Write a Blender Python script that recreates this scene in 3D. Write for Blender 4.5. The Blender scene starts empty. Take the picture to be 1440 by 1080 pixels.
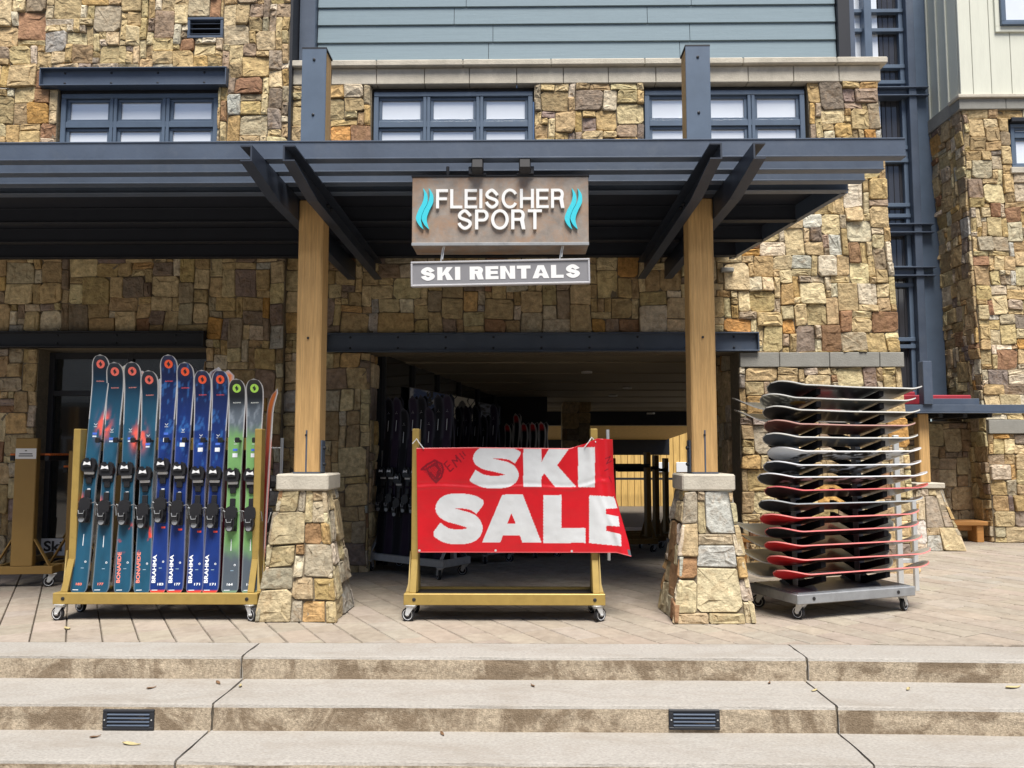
import bpy, bmesh, math, random
import numpy as np
from mathutils import Vector, Matrix
from mathutils.geometry import tessellate_polygon

# ------------------------------------------------------------------ camera, sky, sun, exposure
scene = bpy.context.scene
F = 1080.0; PITCH = math.radians(4.3); YAW = math.radians(0.75)
SHIFT = 95 - F*math.tan(PITCH); EYE = 1.29
cam_data = bpy.data.cameras.new('camera'); cam = bpy.data.objects.new('camera', cam_data)
scene.collection.objects.link(cam); scene.camera = cam
cam_data.sensor_fit = 'HORIZONTAL'; cam_data.sensor_width = 36.0; cam_data.lens = 36.0*F/1440
cam_data.shift_y = SHIFT/1440; cam_data.clip_start = 0.05; cam_data.clip_end = 3000
cam.location = (0, 0, EYE); cam.rotation_euler = (math.pi/2 + PITCH, 0, YAW)

SUN_EL = math.radians(65); SUN_AZ = math.radians(11)      # sun behind the camera, swung to the right
world = bpy.data.worlds.new('World'); scene.world = world; world.use_nodes = True
wn = world.node_tree.nodes; wl = world.node_tree.links
bg = wn['Background']
sky = wn.new('ShaderNodeTexSky'); sky.sky_type = 'NISHITA'; sky.sun_disc = False
sky.sun_elevation = SUN_EL; sky.sun_rotation = math.pi - SUN_AZ
sky.air_density = 1.0; sky.dust_density = 7.0; sky.ozone_density = 1.0; sky.altitude = 2400
wl.new(sky.outputs['Color'], bg.inputs['Color']); bg.inputs['Strength'].default_value = 0.05
sun_data = bpy.data.lights.new('sun', 'SUN'); sun_data.energy = 3.4; sun_data.angle = math.radians(28)
sun_data.color = (1.0, 0.95, 0.88)
sun = bpy.data.objects.new('sun', sun_data); scene.collection.objects.link(sun)
sd = Vector((math.sin(SUN_AZ)*math.cos(SUN_EL), -math.cos(SUN_AZ)*math.cos(SUN_EL), math.sin(SUN_EL)))
sun.rotation_euler = sd.to_track_quat('Z', 'Y').to_euler(); sun.location = (4, -6, 12)
scene.view_settings.view_transform = 'Standard'; scene.view_settings.look = 'None'
scene.view_settings.exposure = 1.12; scene.view_settings.gamma = 1.0
scene.cycles.max_bounces = 8; scene.cycles.diffuse_bounces = 4; scene.cycles.glossy_bounces = 4

# ------------------------------------------------------------------ pixel helpers (direction only; depth is given)
_f = Vector((-math.sin(YAW)*math.cos(PITCH), math.cos(YAW)*math.cos(PITCH), math.sin(PITCH)))
_r = Vector((math.cos(YAW), math.sin(YAW), 0)); _u = _r.cross(_f)
def ray(px, py): return _f + _r*((px-720)/F) - _u*((py-540-SHIFT)/F)
def P(px, py, Y):
    d = ray(px, py); t = Y/d.y
    return Vector((d.x*t, Y, EYE + d.z*t))
def G(px, py, z=0.0):
    d = ray(px, py); t = (z-EYE)/d.z
    return Vector((d.x*t, d.y*t, z))
def X(px, py, Y): return P(px, py, Y).x
def Z(px, py, Y): return P(px, py, Y).z
def proj(v):
    q = Vector(v) - Vector((0, 0, EYE)); w = q.dot(_f)
    if w < 0.1: return None
    return 720 + F*q.dot(_r)/w, 540 + SHIFT - F*q.dot(_u)/w

R = random.Random(7)
col = scene.collection

# ------------------------------------------------------------------ materials
MATS = {}
def lin(r, g, b):
    f = lambda c: (c/12.92 if c <= .04045 else ((c+.055)/1.055)**2.4)
    return (f(r/255), f(g/255), f(b/255))
def mat(name, color=(.5,.5,.5), rough=.6, metal=0.0, attr=False, var=0.0, vscale=6.0, bump=0.0, bscale=40.0,
        stretch=(1,1,1), spec=.5, coat=0.0, var2=None, detail=6.0, coords='Object'):
    m = bpy.data.materials.new(name); m.use_nodes = True
    n = m.node_tree.nodes; l = m.node_tree.links; b = n['Principled BSDF']
    b.inputs['Roughness'].default_value = rough; b.inputs['Metallic'].default_value = metal
    b.inputs['Specular IOR Level'].default_value = spec
    if coat: b.inputs['Coat Weight'].default_value = coat; b.inputs['Coat Roughness'].default_value = .08
    tc = n.new('ShaderNodeTexCoord'); mp = n.new('ShaderNodeMapping'); mp.inputs['Scale'].default_value = stretch
    l.new(tc.outputs[coords], mp.inputs['Vector'])
    src = None
    if attr:
        a = n.new('ShaderNodeAttribute'); a.attribute_name = 'col'; src = a.outputs['Color']
    else:
        c = n.new('ShaderNodeRGB'); c.outputs[0].default_value = (*color, 1); src = c.outputs[0]
    if var:
        nz = n.new('ShaderNodeTexNoise'); nz.inputs['Scale'].default_value = vscale; nz.inputs['Detail'].default_value = detail
        nz.inputs['Roughness'].default_value = .65
        l.new(mp.outputs[0], nz.inputs['Vector'])
        mr = n.new('ShaderNodeMapRange'); mr.inputs[1].default_value = .3; mr.inputs[2].default_value = .7
        mr.inputs[3].default_value = 1-var; mr.inputs[4].default_value = 1+var
        l.new(nz.outputs['Fac'], mr.inputs[0])
        hv = n.new('ShaderNodeVectorMath'); hv.operation = 'SCALE'
        l.new(src, hv.inputs[0]); l.new(mr.outputs[0], hv.inputs['Scale']); src = hv.outputs[0]
    if var2:   # (second colour, scale, low, high, strength)
        c2, s2, lo, hi, st = var2
        nz = n.new('ShaderNodeTexNoise'); nz.inputs['Scale'].default_value = s2; nz.inputs['Detail'].default_value = 7
        nz.inputs['Roughness'].default_value = .7; nz.inputs['Distortion'].default_value = .6
        l.new(mp.outputs[0], nz.inputs['Vector'])
        mr = n.new('ShaderNodeMapRange'); mr.inputs[1].default_value = lo; mr.inputs[2].default_value = hi
        mr.inputs[3].default_value = 0; mr.inputs[4].default_value = st
        l.new(nz.outputs['Fac'], mr.inputs[0])
        mx = n.new('ShaderNodeMix'); mx.data_type = 'RGBA'
        l.new(mr.outputs[0], mx.inputs[0]); l.new(src, mx.inputs[6]); mx.inputs[7].default_value = (*c2, 1); src = mx.outputs[2]
    l.new(src, b.inputs['Base Color'])
    if bump:
        nz = n.new('ShaderNodeTexNoise'); nz.inputs['Scale'].default_value = bscale; nz.inputs['Detail'].default_value = 8
        nz.inputs['Roughness'].default_value = .6
        l.new(mp.outputs[0], nz.inputs['Vector'])
        bp = n.new('ShaderNodeBump'); bp.inputs['Strength'].default_value = min(1, bump); bp.inputs['Distance'].default_value = .02*max(1, bump)
        l.new(nz.outputs['Fac'], bp.inputs['Height']); l.new(bp.outputs[0], b.inputs['Normal'])
    MATS[name] = m
    return m
mat('stone', attr=True, rough=.88, var=.36, vscale=16, bump=1.0, bscale=24, var2=((.25,.15,.07), 12, .50, .68, .50), spec=.2)
mat('mortar', (.21,.175,.125), .95, var=.2, vscale=20, bump=.6, bscale=50, spec=.2)
mat('paver', attr=True, rough=.9, var=.12, vscale=14, bump=.35, bscale=120, var2=((.20,.16,.125), 4, .48, .70, .50), spec=.2)
mat('sand', (.115,.098,.076), .95, var=.3, vscale=30, spec=.2)
mat('concrete', (.365,.345,.315), .9, var=.24, vscale=75, detail=9, bump=.5, bscale=140, stretch=(.7,1.5,1.5), var2=((.27,.235,.195), 2.6, .46, .72, .6), spec=.2)
mat('riser', (.42,.35,.26), .92, var=.42, vscale=80, detail=9, bump=.45, bscale=140, stretch=(.85,1,.8), var2=((.15,.105,.065), 4.2, .46, .57, .72), spec=.2)
mat('cast_stone', (.52,.48,.40), .85, var=.14, vscale=5, bump=.3, bscale=60, var2=((.30,.28,.23), 4, .5, .75, .5), spec=.25)
mat('grey_block', (.27,.265,.24), .85, var=.10, vscale=6, bump=.3, bscale=80, spec=.25)
mat('steel', (.072,.095,.137), .42, var=.14, vscale=3, bump=.05, bscale=30, spec=.5, var2=((.125,.145,.175), 4, .52, .8, .5))
mat('steel_frame', (.100,.138,.195), .38, var=.10, vscale=4, spec=.5)
mat('navy_steel', (.032,.041,.060), .45, var=.15, vscale=4, spec=.45)
mat('dark_steel', (.018,.020,.026), .5, var=.1, vscale=4, spec=.4)
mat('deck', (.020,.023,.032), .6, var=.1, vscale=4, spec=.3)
mat('siding', (.185,.25,.29), .65, var=.06, vscale=5, stretch=(.4,1,12), bump=.15, bscale=30, spec=.3)
mat('cream_siding', (.64,.65,.56), .7, var=.04, vscale=5, stretch=(4,4,.5), bump=.1, bscale=20, spec=.3)
mat('timber', (.55,.345,.145), .65, var=.26, vscale=6, stretch=(10,10,.45), bump=.35, bscale=14, var2=((.36,.19,.065), 4, .5, .8, .45), spec=.3)
mat('bench_wood', (.48,.23,.07), .55, var=.2, vscale=5, stretch=(.5,8,8), spec=.35)
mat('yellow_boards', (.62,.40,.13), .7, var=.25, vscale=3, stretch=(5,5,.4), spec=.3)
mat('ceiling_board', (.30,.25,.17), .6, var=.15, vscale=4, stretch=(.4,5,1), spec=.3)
mat('gold', (.395,.275,.078), .40, metal=.25, var=.10, vscale=9, spec=.5, var2=((.25,.165,.05), 14, .56, .72, .5))
mat('pale_gold', (.60,.46,.19), .42, metal=.15, var=.05, spec=.5)
mat('brown_gold', (.30,.185,.055), .45, metal=.2, var=.06, spec=.5)
mat('zinc', (.66,.68,.69), .38, metal=.45, var=.06, vscale=15)
mat('grey_steel', (.33,.345,.36), .45, metal=.4, var=.16, vscale=10, var2=((.18,.18,.18), 12, .55, .72, .5))
mat('rubber', (.022,.022,.024), .7, var=.1, spec=.35)
mat('wheel_hub', (.74,.75,.76), .4, metal=.1)
mat('black_plastic', (.014,.014,.016), .42, spec=.5)
mat('black_carpet', (.010,.010,.012), .95, var=.3, vscale=60, spec=.1)
mat('white_plastic', (.72,.73,.74), .4, spec=.5)
mat('chrome', (.75,.76,.78), .16, metal=1.0)
mat('orange_rubber', (.75,.17,.03), .5, var=.2, vscale=30)
mat('sign_patina', (.27,.235,.205), .55, metal=.2, var=.30, vscale=7, var2=((.34,.205,.12), 6, .44, .66, .8), bump=.08, bscale=30)
mat('sign_letter', (.76,.77,.77), .4)
mat('sign_cyan', (.05,.56,.68), .35)
mat('sign_grey', (.21,.21,.225), .5, var=.06)
mat('sign_frame', (.50,.50,.52), .4, metal=.3)
mat('paint', attr=True, rough=.35, spec=.5, coat=.3)
mat('paint_dull', attr=True, rough=.7, spec=.25)
mat('vinyl', attr=True, rough=.34, var=.05, vscale=8, bump=.12, bscale=14, spec=.5)
mat('print', attr=True, rough=.6)
mat('pane', (.93,.97,1.0), .05, metal=.22, spec=.9, coat=1.0, var=.05, vscale=1.2)  # bright sky reflection put into the near-white base colour
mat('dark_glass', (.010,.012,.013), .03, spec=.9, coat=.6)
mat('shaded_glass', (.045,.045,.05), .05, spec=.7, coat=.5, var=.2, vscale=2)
mat('red_metal', (.34,.03,.045), .4, var=.1)
mat('leaf', (.42,.35,.18), .7, var=.2, vscale=40)
mat('brown_leaf', (.16,.09,.045), .8, var=.2, vscale=40)
mat('ground_gravel', (.20,.18,.155), .95, var=.15, vscale=2, bump=.4, bscale=30, spec=.2)
mat('sign_red', (.62,.05,.03), .5)
mat('lamp_white', (.75,.74,.70), .4)

# ------------------------------------------------------------------ mesh helpers
class MB:
    def __init__(s): s.v = []; s.f = []; s.c = []; s.cur = None
    def add(s, vs, fs):
        o = len(s.v); s.v += [tuple(p) for p in vs]; s.f += [[i+o for i in f] for f in fs]
        if s.cur is not None: s.c += [s.cur]*len(vs)
        return s
    def box(s, x0, x1, y0, y1, z0, z1, b=0.0, M=None):
        if x0 > x1: x0, x1 = x1, x0
        if y0 > y1: y0, y1 = y1, y0
        if z0 > z1: z0, z1 = z1, z0
        b = min(b, .45*min(x1-x0, y1-y0, z1-z0))
        lo = (x0, y0, z0); hi = (x1, y1, z1)
        if b <= 0:
            vs = [Vector((hi[0] if i & 1 else lo[0], hi[1] if i & 2 else lo[1], hi[2] if i & 4 else lo[2])) for i in range(8)]
            fs = [[0,2,3,1],[4,5,7,6],[0,1,5,4],[2,6,7,3],[0,4,6,2],[1,3,7,5]]
        else:
            vs = []; idx = {}
            for i in range(8):
                for a in range(3):
                    p = [(hi[k] if i >> k & 1 else lo[k]) for k in range(3)]
                    for k in range(3):
                        if k != a: p[k] += -b if i >> k & 1 else b
                    idx[i, a] = len(vs); vs.append(Vector(p))
            fs = []
            for a in range(3):
                o1, o2 = [k for k in range(3) if k != a]
                for sgn in (0, 1):
                    c = [(sgn << a) | (p << o1) | (q << o2) for p, q in ((0,0),(1,0),(1,1),(0,1))]
                    fs.append([idx[i, a] for i in c])
                for p in (0, 1):           # edges parallel to axis a
                    for q in (0, 1):
                        i0 = (p << o1) | (q << o2); i1 = i0 | (1 << a)
                        fs.append([idx[i0, o1], idx[i1, o1], idx[i1, o2], idx[i0, o2]])
            for i in range(8): fs.append([idx[i, 0], idx[i, 1], idx[i, 2]])
        if M is not None: vs = [M @ v for v in vs]
        return s.add(vs, fs)
    def bar(s, a, b, w, h, bev=0.0, up=(0,0,1)):
        a = Vector(a); b = Vector(b); d = (b-a); L = d.length; d.normalize(); up = Vector(up)
        if abs(d.dot(up)) > .98: up = Vector((0,1,0))
        x = d.cross(up).normalized(); u = x.cross(d).normalized()
        M = Matrix((( x.x, d.x, u.x, a.x),( x.y, d.y, u.y, a.y),( x.z, d.z, u.z, a.z),(0,0,0,1)))
        return s.box(-w/2, w/2, 0, L, -h/2, h/2, bev, M)
    def tube(s, pts, r, n=8):
        pts = [Vector(p) for p in pts]; rings = []
        up = Vector((.13,.21,.97)).normalized()
        for i, p in enumerate(pts):
            d = (pts[min(i+1, len(pts)-1)] - pts[max(i-1, 0)]).normalized()
            if abs(d.dot(up)) > .97: up = Vector((.97,.2,.1)).normalized()
            x = d.cross(up).normalized(); y = d.cross(x)
            rr = r[i] if isinstance(r, (list, tuple)) else r
            rings.append([p + x*rr*math.cos(k*2*math.pi/n) + y*rr*math.sin(k*2*math.pi/n) for k in range(n)])
        vs = [q for ring in rings for q in ring]; fs = []
        for i in range(len(pts)-1):
            for k in range(n): fs.append([i*n+k, i*n+(k+1)%n, (i+1)*n+(k+1)%n, (i+1)*n+k])
        fs.append(list(range(n))); fs.append([(len(pts)-1)*n+k for k in range(n)])
        return s.add(vs, fs)
    def lathe(s, prof, M, n=20):       # profile of (radius, height) about local z
        vs = []; fs = []
        for r, h in prof:
            for k in range(n): vs.append(M @ Vector((r*math.cos(k*2*math.pi/n), r*math.sin(k*2*math.pi/n), h)))
        m = len(prof)
        for i in range(m-1):
            for k in range(n): fs.append([i*n+k, i*n+(k+1)%n, (i+1)*n+(k+1)%n, (i+1)*n+k])
        fs.append(list(range(n))); fs.append([(m-1)*n+k for k in range(n)])
        return s.add(vs, fs)
    def prism(s, outl, y0, y1, M=None):     # outline in x,z, extruded along y
        n = len(outl)
        tri = tessellate_polygon([[Vector((x, z, 0)) for x, z in outl]])
        vs = [Vector((x, y0, z)) for x, z in outl] + [Vector((x, y1, z)) for x, z in outl]
        if M is not None: vs = [M @ v for v in vs]
        fs = [list(t) for t in tri] + [[i+n for i in t] for t in tri] + [[i, (i+1)%n, (i+1)%n+n, i+n] for i in range(n)]
        return s.add(vs, fs)
    def mesh(s, name, m, smooth=False):
        me = bpy.data.meshes.new(name); me.from_pydata([tuple(p) for p in s.v], [], s.f)
        bm = bmesh.new(); bm.from_mesh(me); bmesh.ops.recalc_face_normals(bm, faces=bm.faces)
        bm.to_mesh(me); bm.free()
        if s.c: set_col(me, s.c)
        if smooth:
            me.polygons.foreach_set('use_smooth', [True]*len(me.polygons))
            me.set_sharp_from_angle(angle=math.radians(38))
        me.materials.append(MATS[m]); return me
    def build(s, name, m, parent=None, smooth=False, kind=None):
        return link(name, s.mesh(name, m, smooth), parent, kind)
def set_col(me, cols):
    a = me.color_attributes.new('col', 'FLOAT_COLOR', 'POINT')
    arr = np.ones((len(me.vertices), 4), dtype=np.float32); arr[:, :3] = np.asarray(cols, dtype=np.float32)[:, :3]
    a.data.foreach_set('color', arr.ravel())
WM = {}
def link(name, me, parent=None, kind=None, M=None):
    o = bpy.data.objects.new(name, me); col.objects.link(o)
    if M is not None: o.matrix_local = M
    if parent is not None:
        o.parent = parent
        if parent.get('_w') is not None: pass
    if kind: o['kind'] = kind
    return o
def thing(name, label, cat, M=None, group=None):
    """Empty; children meshes are written in the frame M (identity = world)."""
    o = bpy.data.objects.new(name, None); col.objects.link(o); o.empty_display_size = .1
    if M is not None: o.matrix_world = M
    o['label'] = label; o['category'] = cat
    if group: o['group'] = group
    return o
def tag(o, label, cat, group=None):
    o['label'] = label; o['category'] = cat
    if group: o['group'] = group
    return o
def copy_tree(o, parent=None, M=None):
    c = o.copy(); col.objects.link(c); c.parent = parent
    if M is not None: c.matrix_world = M
    for ch in list(o.children): copy_tree(ch, c)
    return c
def TR(x, y, z, rz=0): return Matrix.Translation((x, y, z)) @ Matrix.Rotation(rz, 4, 'Z')

def text_faces(s, size_w=None, size_h=None, offset=0.0, spacing=1.0):
    """flat text triangles fitted to a width/height; returns verts (x, z) and faces, origin at lower left"""
    cu = bpy.data.curves.new('t', 'FONT'); cu.body = s; cu.offset = offset; cu.space_character = spacing
    cu.resolution_u = 4
    o = bpy.data.objects.new('t', cu); col.objects.link(o); bpy.context.view_layer.update()
    me = o.evaluated_get(bpy.context.evaluated_depsgraph_get()).to_mesh()
    v = np.array([tuple(q.co) for q in me.vertices]); f = [list(p.vertices) for p in me.polygons]
    bpy.data.objects.remove(o); bpy.data.curves.remove(cu)
    v = v[:, :2] - v[:, :2].min(0); w, h = v.max(0)
    sx = size_w/w if size_w else size_h/h; sy = size_h/h if size_h else sx
    v[:, 0] *= sx; v[:, 1] *= sy
    return v, f
def text_solid(mb, s, M, w=None, h=None, offset=0.0, spacing=1.0, depth=.0):
    """text standing in local x,z facing -y, raised by depth"""
    v, f = text_faces(s, w, h, offset, spacing)
    n = len(v)
    vs = [M @ Vector((a, -depth, b)) for a, b in v]; fs = [list(q) for q in f]
    if depth > 0:
        ed = {}
        for q in f:
            for i in range(len(q)):
                e = (q[i], q[(i+1)%len(q)]); ed[e] = ed.get(e, 0) + 1
        rim = [e for e in ed if (e[1], e[0]) not in ed]
        vs += [M @ Vector((a, 0, b)) for a, b in v]
        fs += [[a, b, b+n, a+n] for a, b in rim]
    mb.add(vs, fs)

SPINE = [(.955,.30),(.84,.19),(.52,.0),(.20,.10),(.06,.27),(.18,.41),(.50,.50),(.82,.59),(.94,.74),(.80,.91),(.48,1.0),(.16,.86),(.03,.70)]
def glyph(ch, s):
    """upright sans capital of height 1 and stroke s: width and list of loops (first outer, then holes)"""
    def ell(cx, cy, rx, ry, a0=0, a1=360, n=28):
        return [(cx+rx*math.cos(math.radians(a0+(a1-a0)*k/n)), cy+ry*math.sin(math.radians(a0+(a1-a0)*k/n))) for k in range(n+1)]
    t = s*.9
    if ch == 'I': return s, [[(0,0),(s,0),(s,1),(0,1)]]
    if ch == 'L': return .56+s*.3, [[(0,0),(.56+s*.3,0),(.56+s*.3,t),(s,t),(s,1),(0,1)]]
    if ch == 'F':
        w = .54+s*.35; return w, [[(0,0),(s,0),(s,.5-t/2),(w-.05,.5-t/2),(w-.05,.5+t/2),(s,.5+t/2),(s,1-t),(w,1-t),(w,1),(0,1)]]
    if ch == 'E':
        w = .57+s*.35; return w, [[(0,0),(w,0),(w,t),(s,t),(s,.51-t/2),(w-.035,.51-t/2),(w-.035,.51+t/2),(s,.51+t/2),(s,1-t),(w-.005,1-t),(w-.005,1),(0,1)]]
    if ch == 'H':
        w = .64+s*.4; return w, [[(0,0),(s,0),(s,.5-t/2),(w-s,.5-t/2),(w-s,0),(w,0),(w,1),(w-s,1),(w-s,.5+t/2),(s,.5+t/2),(s,1),(0,1)]]
    if ch == 'T':
        w = .62+s*.3; return w, [[(w/2-s/2,0),(w/2+s/2,0),(w/2+s/2,1-t),(w,1-t),(w,1),(0,1),(0,1-t),(w/2-s/2,1-t)]]
    if ch == 'N':
        w = .64+s*.45; return w, [[(0,0),(s,0),(s,.62),(w-s,0),(w,0),(w,1),(w-s,1),(w-s,.38),(s,1),(0,1)]]
    if ch == 'K':
        w = .62+s*.75; return w, [[(0,0),(s,0),(s,.30),(s+.12,.42),(w-s*1.25,0),(w,0),(s+.12+s*.70,.58),(w-s*.08,1),(w-s*1.3,1),(s,.55),(s,1),(0,1)]]
    if ch == 'A':
        w = .66+s*.75; a = w/2; k = s*1.08; e = .20; f = lambda z: a*z
        return w, [[(0,0),(k,0),(k+f(e)-.0,e),(w-k-f(e),e),(w-k,0),(w,0),(a+k*.55,1),(a-k*.55,1)], [(a-(a-k)*.62+f(0),.38),(a+(a-k)*.62,.38),(a,.38+(.62-.0)*.62)] if s < .2 else [(a-.11,.38),(a+.11,.38),(a,.70)]]
    if ch == 'O':
        w = .80+s*.25; return w, [ell(w/2,.5,w/2,.515)[:-1], ell(w/2,.5,w/2-s,.515-t)[:-1]]
    if ch == 'C':
        w = .76+s*.25; rx = w/2+.015; return w, [ell(rx,.5,rx,.515,32,328) + ell(rx,.5,rx-s,.515-t,328,32)]
    if ch in 'PR':
        w = .58+s*.4; zb = .40 if ch == 'P' else .43; ry = (1-zb)/2; xc = w-ry*.9; rx = ry*.9
        arc = ell(xc, zb+ry, rx, ry, -90, 90, 14); hole = [(s, zb+t), (s, 1-t)] + ell(xc, zb+ry, rx-s, ry-t, 90, -90, 14)
        if ch == 'P': return w, [[(0,0),(s,0),(s,zb)] + arc + [(0,1)], hole]
        x1 = w+.03; return x1, [[(0,0),(s,0),(s,zb),(w-s*1.35-.02,zb),(x1-s*1.12,0),(x1,0),(w-s*.22,zb*1.02+.015)] + arc[6:] + [(0,1)], hole]
    if ch == 'S':
        w = .68+s*.35; pts = smooth_path([(s/2+(w-s)*a, 1.012-t/2-(1.024-t)*b) for a, b in SPINE], 5)
        Lf = []; Rg = []
        for i in range(len(pts)):
            d = np.array(pts[min(i+1,len(pts)-1)])-np.array(pts[max(i-1,0)]); d = d/np.linalg.norm(d); n = np.array((-d[1], d[0]))
            Lf.append(tuple(np.array(pts[i])+n*s*.49)); Rg.append(tuple(np.array(pts[i])-n*s*.49))
        return w, [Lf + Rg[::-1]]
    return .3, None
def word(parent, txt, M, W, H, s, gap, depth, material):
    gl = [glyph(c, s) for c in txt]; tot = sum(g[0] for g in gl) + gap*(len(txt)-1); kx = W/(tot*1.0); x = 0
    for (w, loops) in gl:
        if loops:
            pts = [p for lp in loops for p in lp]
            tri = tessellate_polygon([[Vector((a, b, 0)) for a, b in lp] for lp in loops]); n = len(pts)
            fr = [M @ Vector(((x+a)*kx, -depth, b*H)) for a, b in pts]; bk = [M @ Vector(((x+a)*kx, 0, b*H)) for a, b in pts]
            fs = [list(q) for q in tri]; o = 0
            for lp in loops:
                m_ = len(lp); fs += [[o+i, o+(i+1)%m_, o+(i+1)%m_+n, o+i+n] for i in range(m_)]; o += m_
            mb = MB(); mb.add(fr+bk, fs); mb.build('letter', material, parent)
        x += w + gap
# value noise for painting
_rng = np.random.default_rng(3); _tab = _rng.random((256, 256))
def vnoise(x, y):
    x = np.asarray(x, float); y = np.asarray(y, float)
    xi = np.floor(x).astype(int); yi = np.floor(y).astype(int); fx = x-xi; fy = y-yi
    fx = fx*fx*(3-2*fx); fy = fy*fy*(3-2*fy)
    t = lambda a, b: _tab[a & 255, b & 255]
    return (t(xi,yi)*(1-fx)+t(xi+1,yi)*fx)*(1-fy) + (t(xi,yi+1)*(1-fx)+t(xi+1,yi+1)*fx)*fy
def fbm(x, y, o=4):
    s = 0; a = .5
    for i in range(o): s = s + a*vnoise(np.asarray(x)*2**i + 17*i, np.asarray(y)*2**i + 31*i); a *= .5
    return s/(1-.5**o)
def in_poly(px, py, poly):
    inside = np.zeros(px.shape, bool); n = len(poly)
    for i in range(n):
        x0, y0 = poly[i]; x1, y1 = poly[(i+1) % n]
        if y0 == y1: continue
        c = ((y0 > py) != (y1 > py)) & (px < (x1-x0)*(py-y0)/(y1-y0) + x0)
        inside ^= c
    return inside
def seg_dist(px, py, pts):
    d = np.full(px.shape, 1e9)
    for (x0, y0), (x1, y1) in zip(pts[:-1], pts[1:]):
        L2 = (x1-x0)**2+(y1-y0)**2 + 1e-12
        t = np.clip(((px-x0)*(x1-x0)+(py-y0)*(y1-y0))/L2, 0, 1)
        d = np.minimum(d, np.hypot(px-x0-t*(x1-x0), py-y0-t*(y1-y0)))
    return d
def smooth_path(p, n=8):
    out = []
    q = [p[0]] + list(p) + [p[-1]]
    for i in range(1, len(q)-2):
        a, b, c, d = [np.array(z, float) for z in q[i-1:i+3]]
        for k in range(n):
            t = k/n
            out.append(tuple(.5*((2*b)+(c-a)*t+(2*a-5*b+4*c-d)*t*t+(3*b-a-3*c+d)*t**3)))
    out.append(tuple(p[-1])); return out

# ------------------------------------------------------------------ stonework
PAL = [((.54,.44,.26), 24), ((.60,.52,.33), 22), ((.48,.375,.20), 16), ((.41,.32,.19), 9), ((.54,.39,.18), 5), ((.52,.31,.11), 2.6),
       ((.34,.28,.21), 7), ((.25,.205,.17), 3.5), ((.64,.59,.47), 9), ((.32,.195,.12), 3), ((.46,.41,.31), 9), ((.29,.245,.22), 3), ((.50,.51,.48), 2)]
def pick_col(r, pal=PAL, tint=(.97,.915,.85)):
    t = r.random()*sum(w for _, w in pal)
    for c, w in pal:
        t -= w
        if t <= 0: break
    k = r.uniform(.82, 1.15)
    return tuple(max(.02, ch*k*t_*r.uniform(.96, 1.04)) for ch, t_ in zip(c, tint))
SIZES = [((2,2),12),((3,2),14),((2,3),9),((3,3),12),((4,3),8),((4,2),6),((1,2),7),((2,1),9),((3,1),6),((1,1),6),((3,4),4),((4,4),3),((5,3),2),((1,3),3)]
def stone_layout(us, vs, holes, cell, r, sizes=SIZES):
    def lines(brk):
        out = []
        for a, b in zip(brk[:-1], brk[1:]):
            n = max(1, round((b-a)/cell)); out += [a+(b-a)*k/n for k in range(n)]
        return out + [brk[-1]]
    ub = sorted(set([us[0], us[1]] + [h[k] for h in holes for k in (0, 1) if us[0] < h[k] < us[1]]))
    vb = sorted(set([vs[0], vs[1]] + [h[k] for h in holes for k in (2, 3) if vs[0] < h[k] < vs[1]]))
    U = lines(ub); V = lines(vb); nu = len(U)-1; nv = len(V)-1
    occ = [[False]*nv for _ in range(nu)]
    inh = lambda u, v: any(h[0] < u < h[1] and h[2] < v < h[3] for h in holes)
    for i in range(nu):
        for j in range(nv):
            if inh((U[i]+U[i+1])/2, (V[j]+V[j+1])/2): occ[i][j] = True
    tot = sum(w for _, w in sizes); out = []
    order = [(i, j) for j in range(nv) for i in range(nu)]
    # start with scattered big stones, then fill
    big = [((4,3),1), ((3,4),1), ((4,4),1), ((3,3),2)]
    seeds = [(r.randrange(nu), r.randrange(nv)) for _ in range(int(nu*nv/26))]
    def place(i, j, w, h):
        w = min(w, nu-i); h = min(h, nv-j); ww = 0
        while ww < w and not occ[i+ww][j]: ww += 1
        if ww == 0: return
        hh = 1
        while hh < h and all(not occ[i+k][j+hh] for k in range(ww)): hh += 1
        for a in range(ww):
            for b in range(hh): occ[i+a][j+b] = True
        out.append((U[i], U[i+ww], V[j], V[j+hh]))
    for i, j in seeds:
        if occ[i][j]: continue
        (w, h) = r.choice(big)[0]
        if i+w <= nu and j+h <= nv and not any(occ[i+a][j+b] for a in range(w) for b in range(h)): place(i, j, w, h)
    for i, j in order:
        if occ[i][j]: continue
        t = r.random()*tot
        for (w, h), q in sizes:
            t -= q
            if t <= 0: break
        place(i, j, w, h)
    return out
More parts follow.
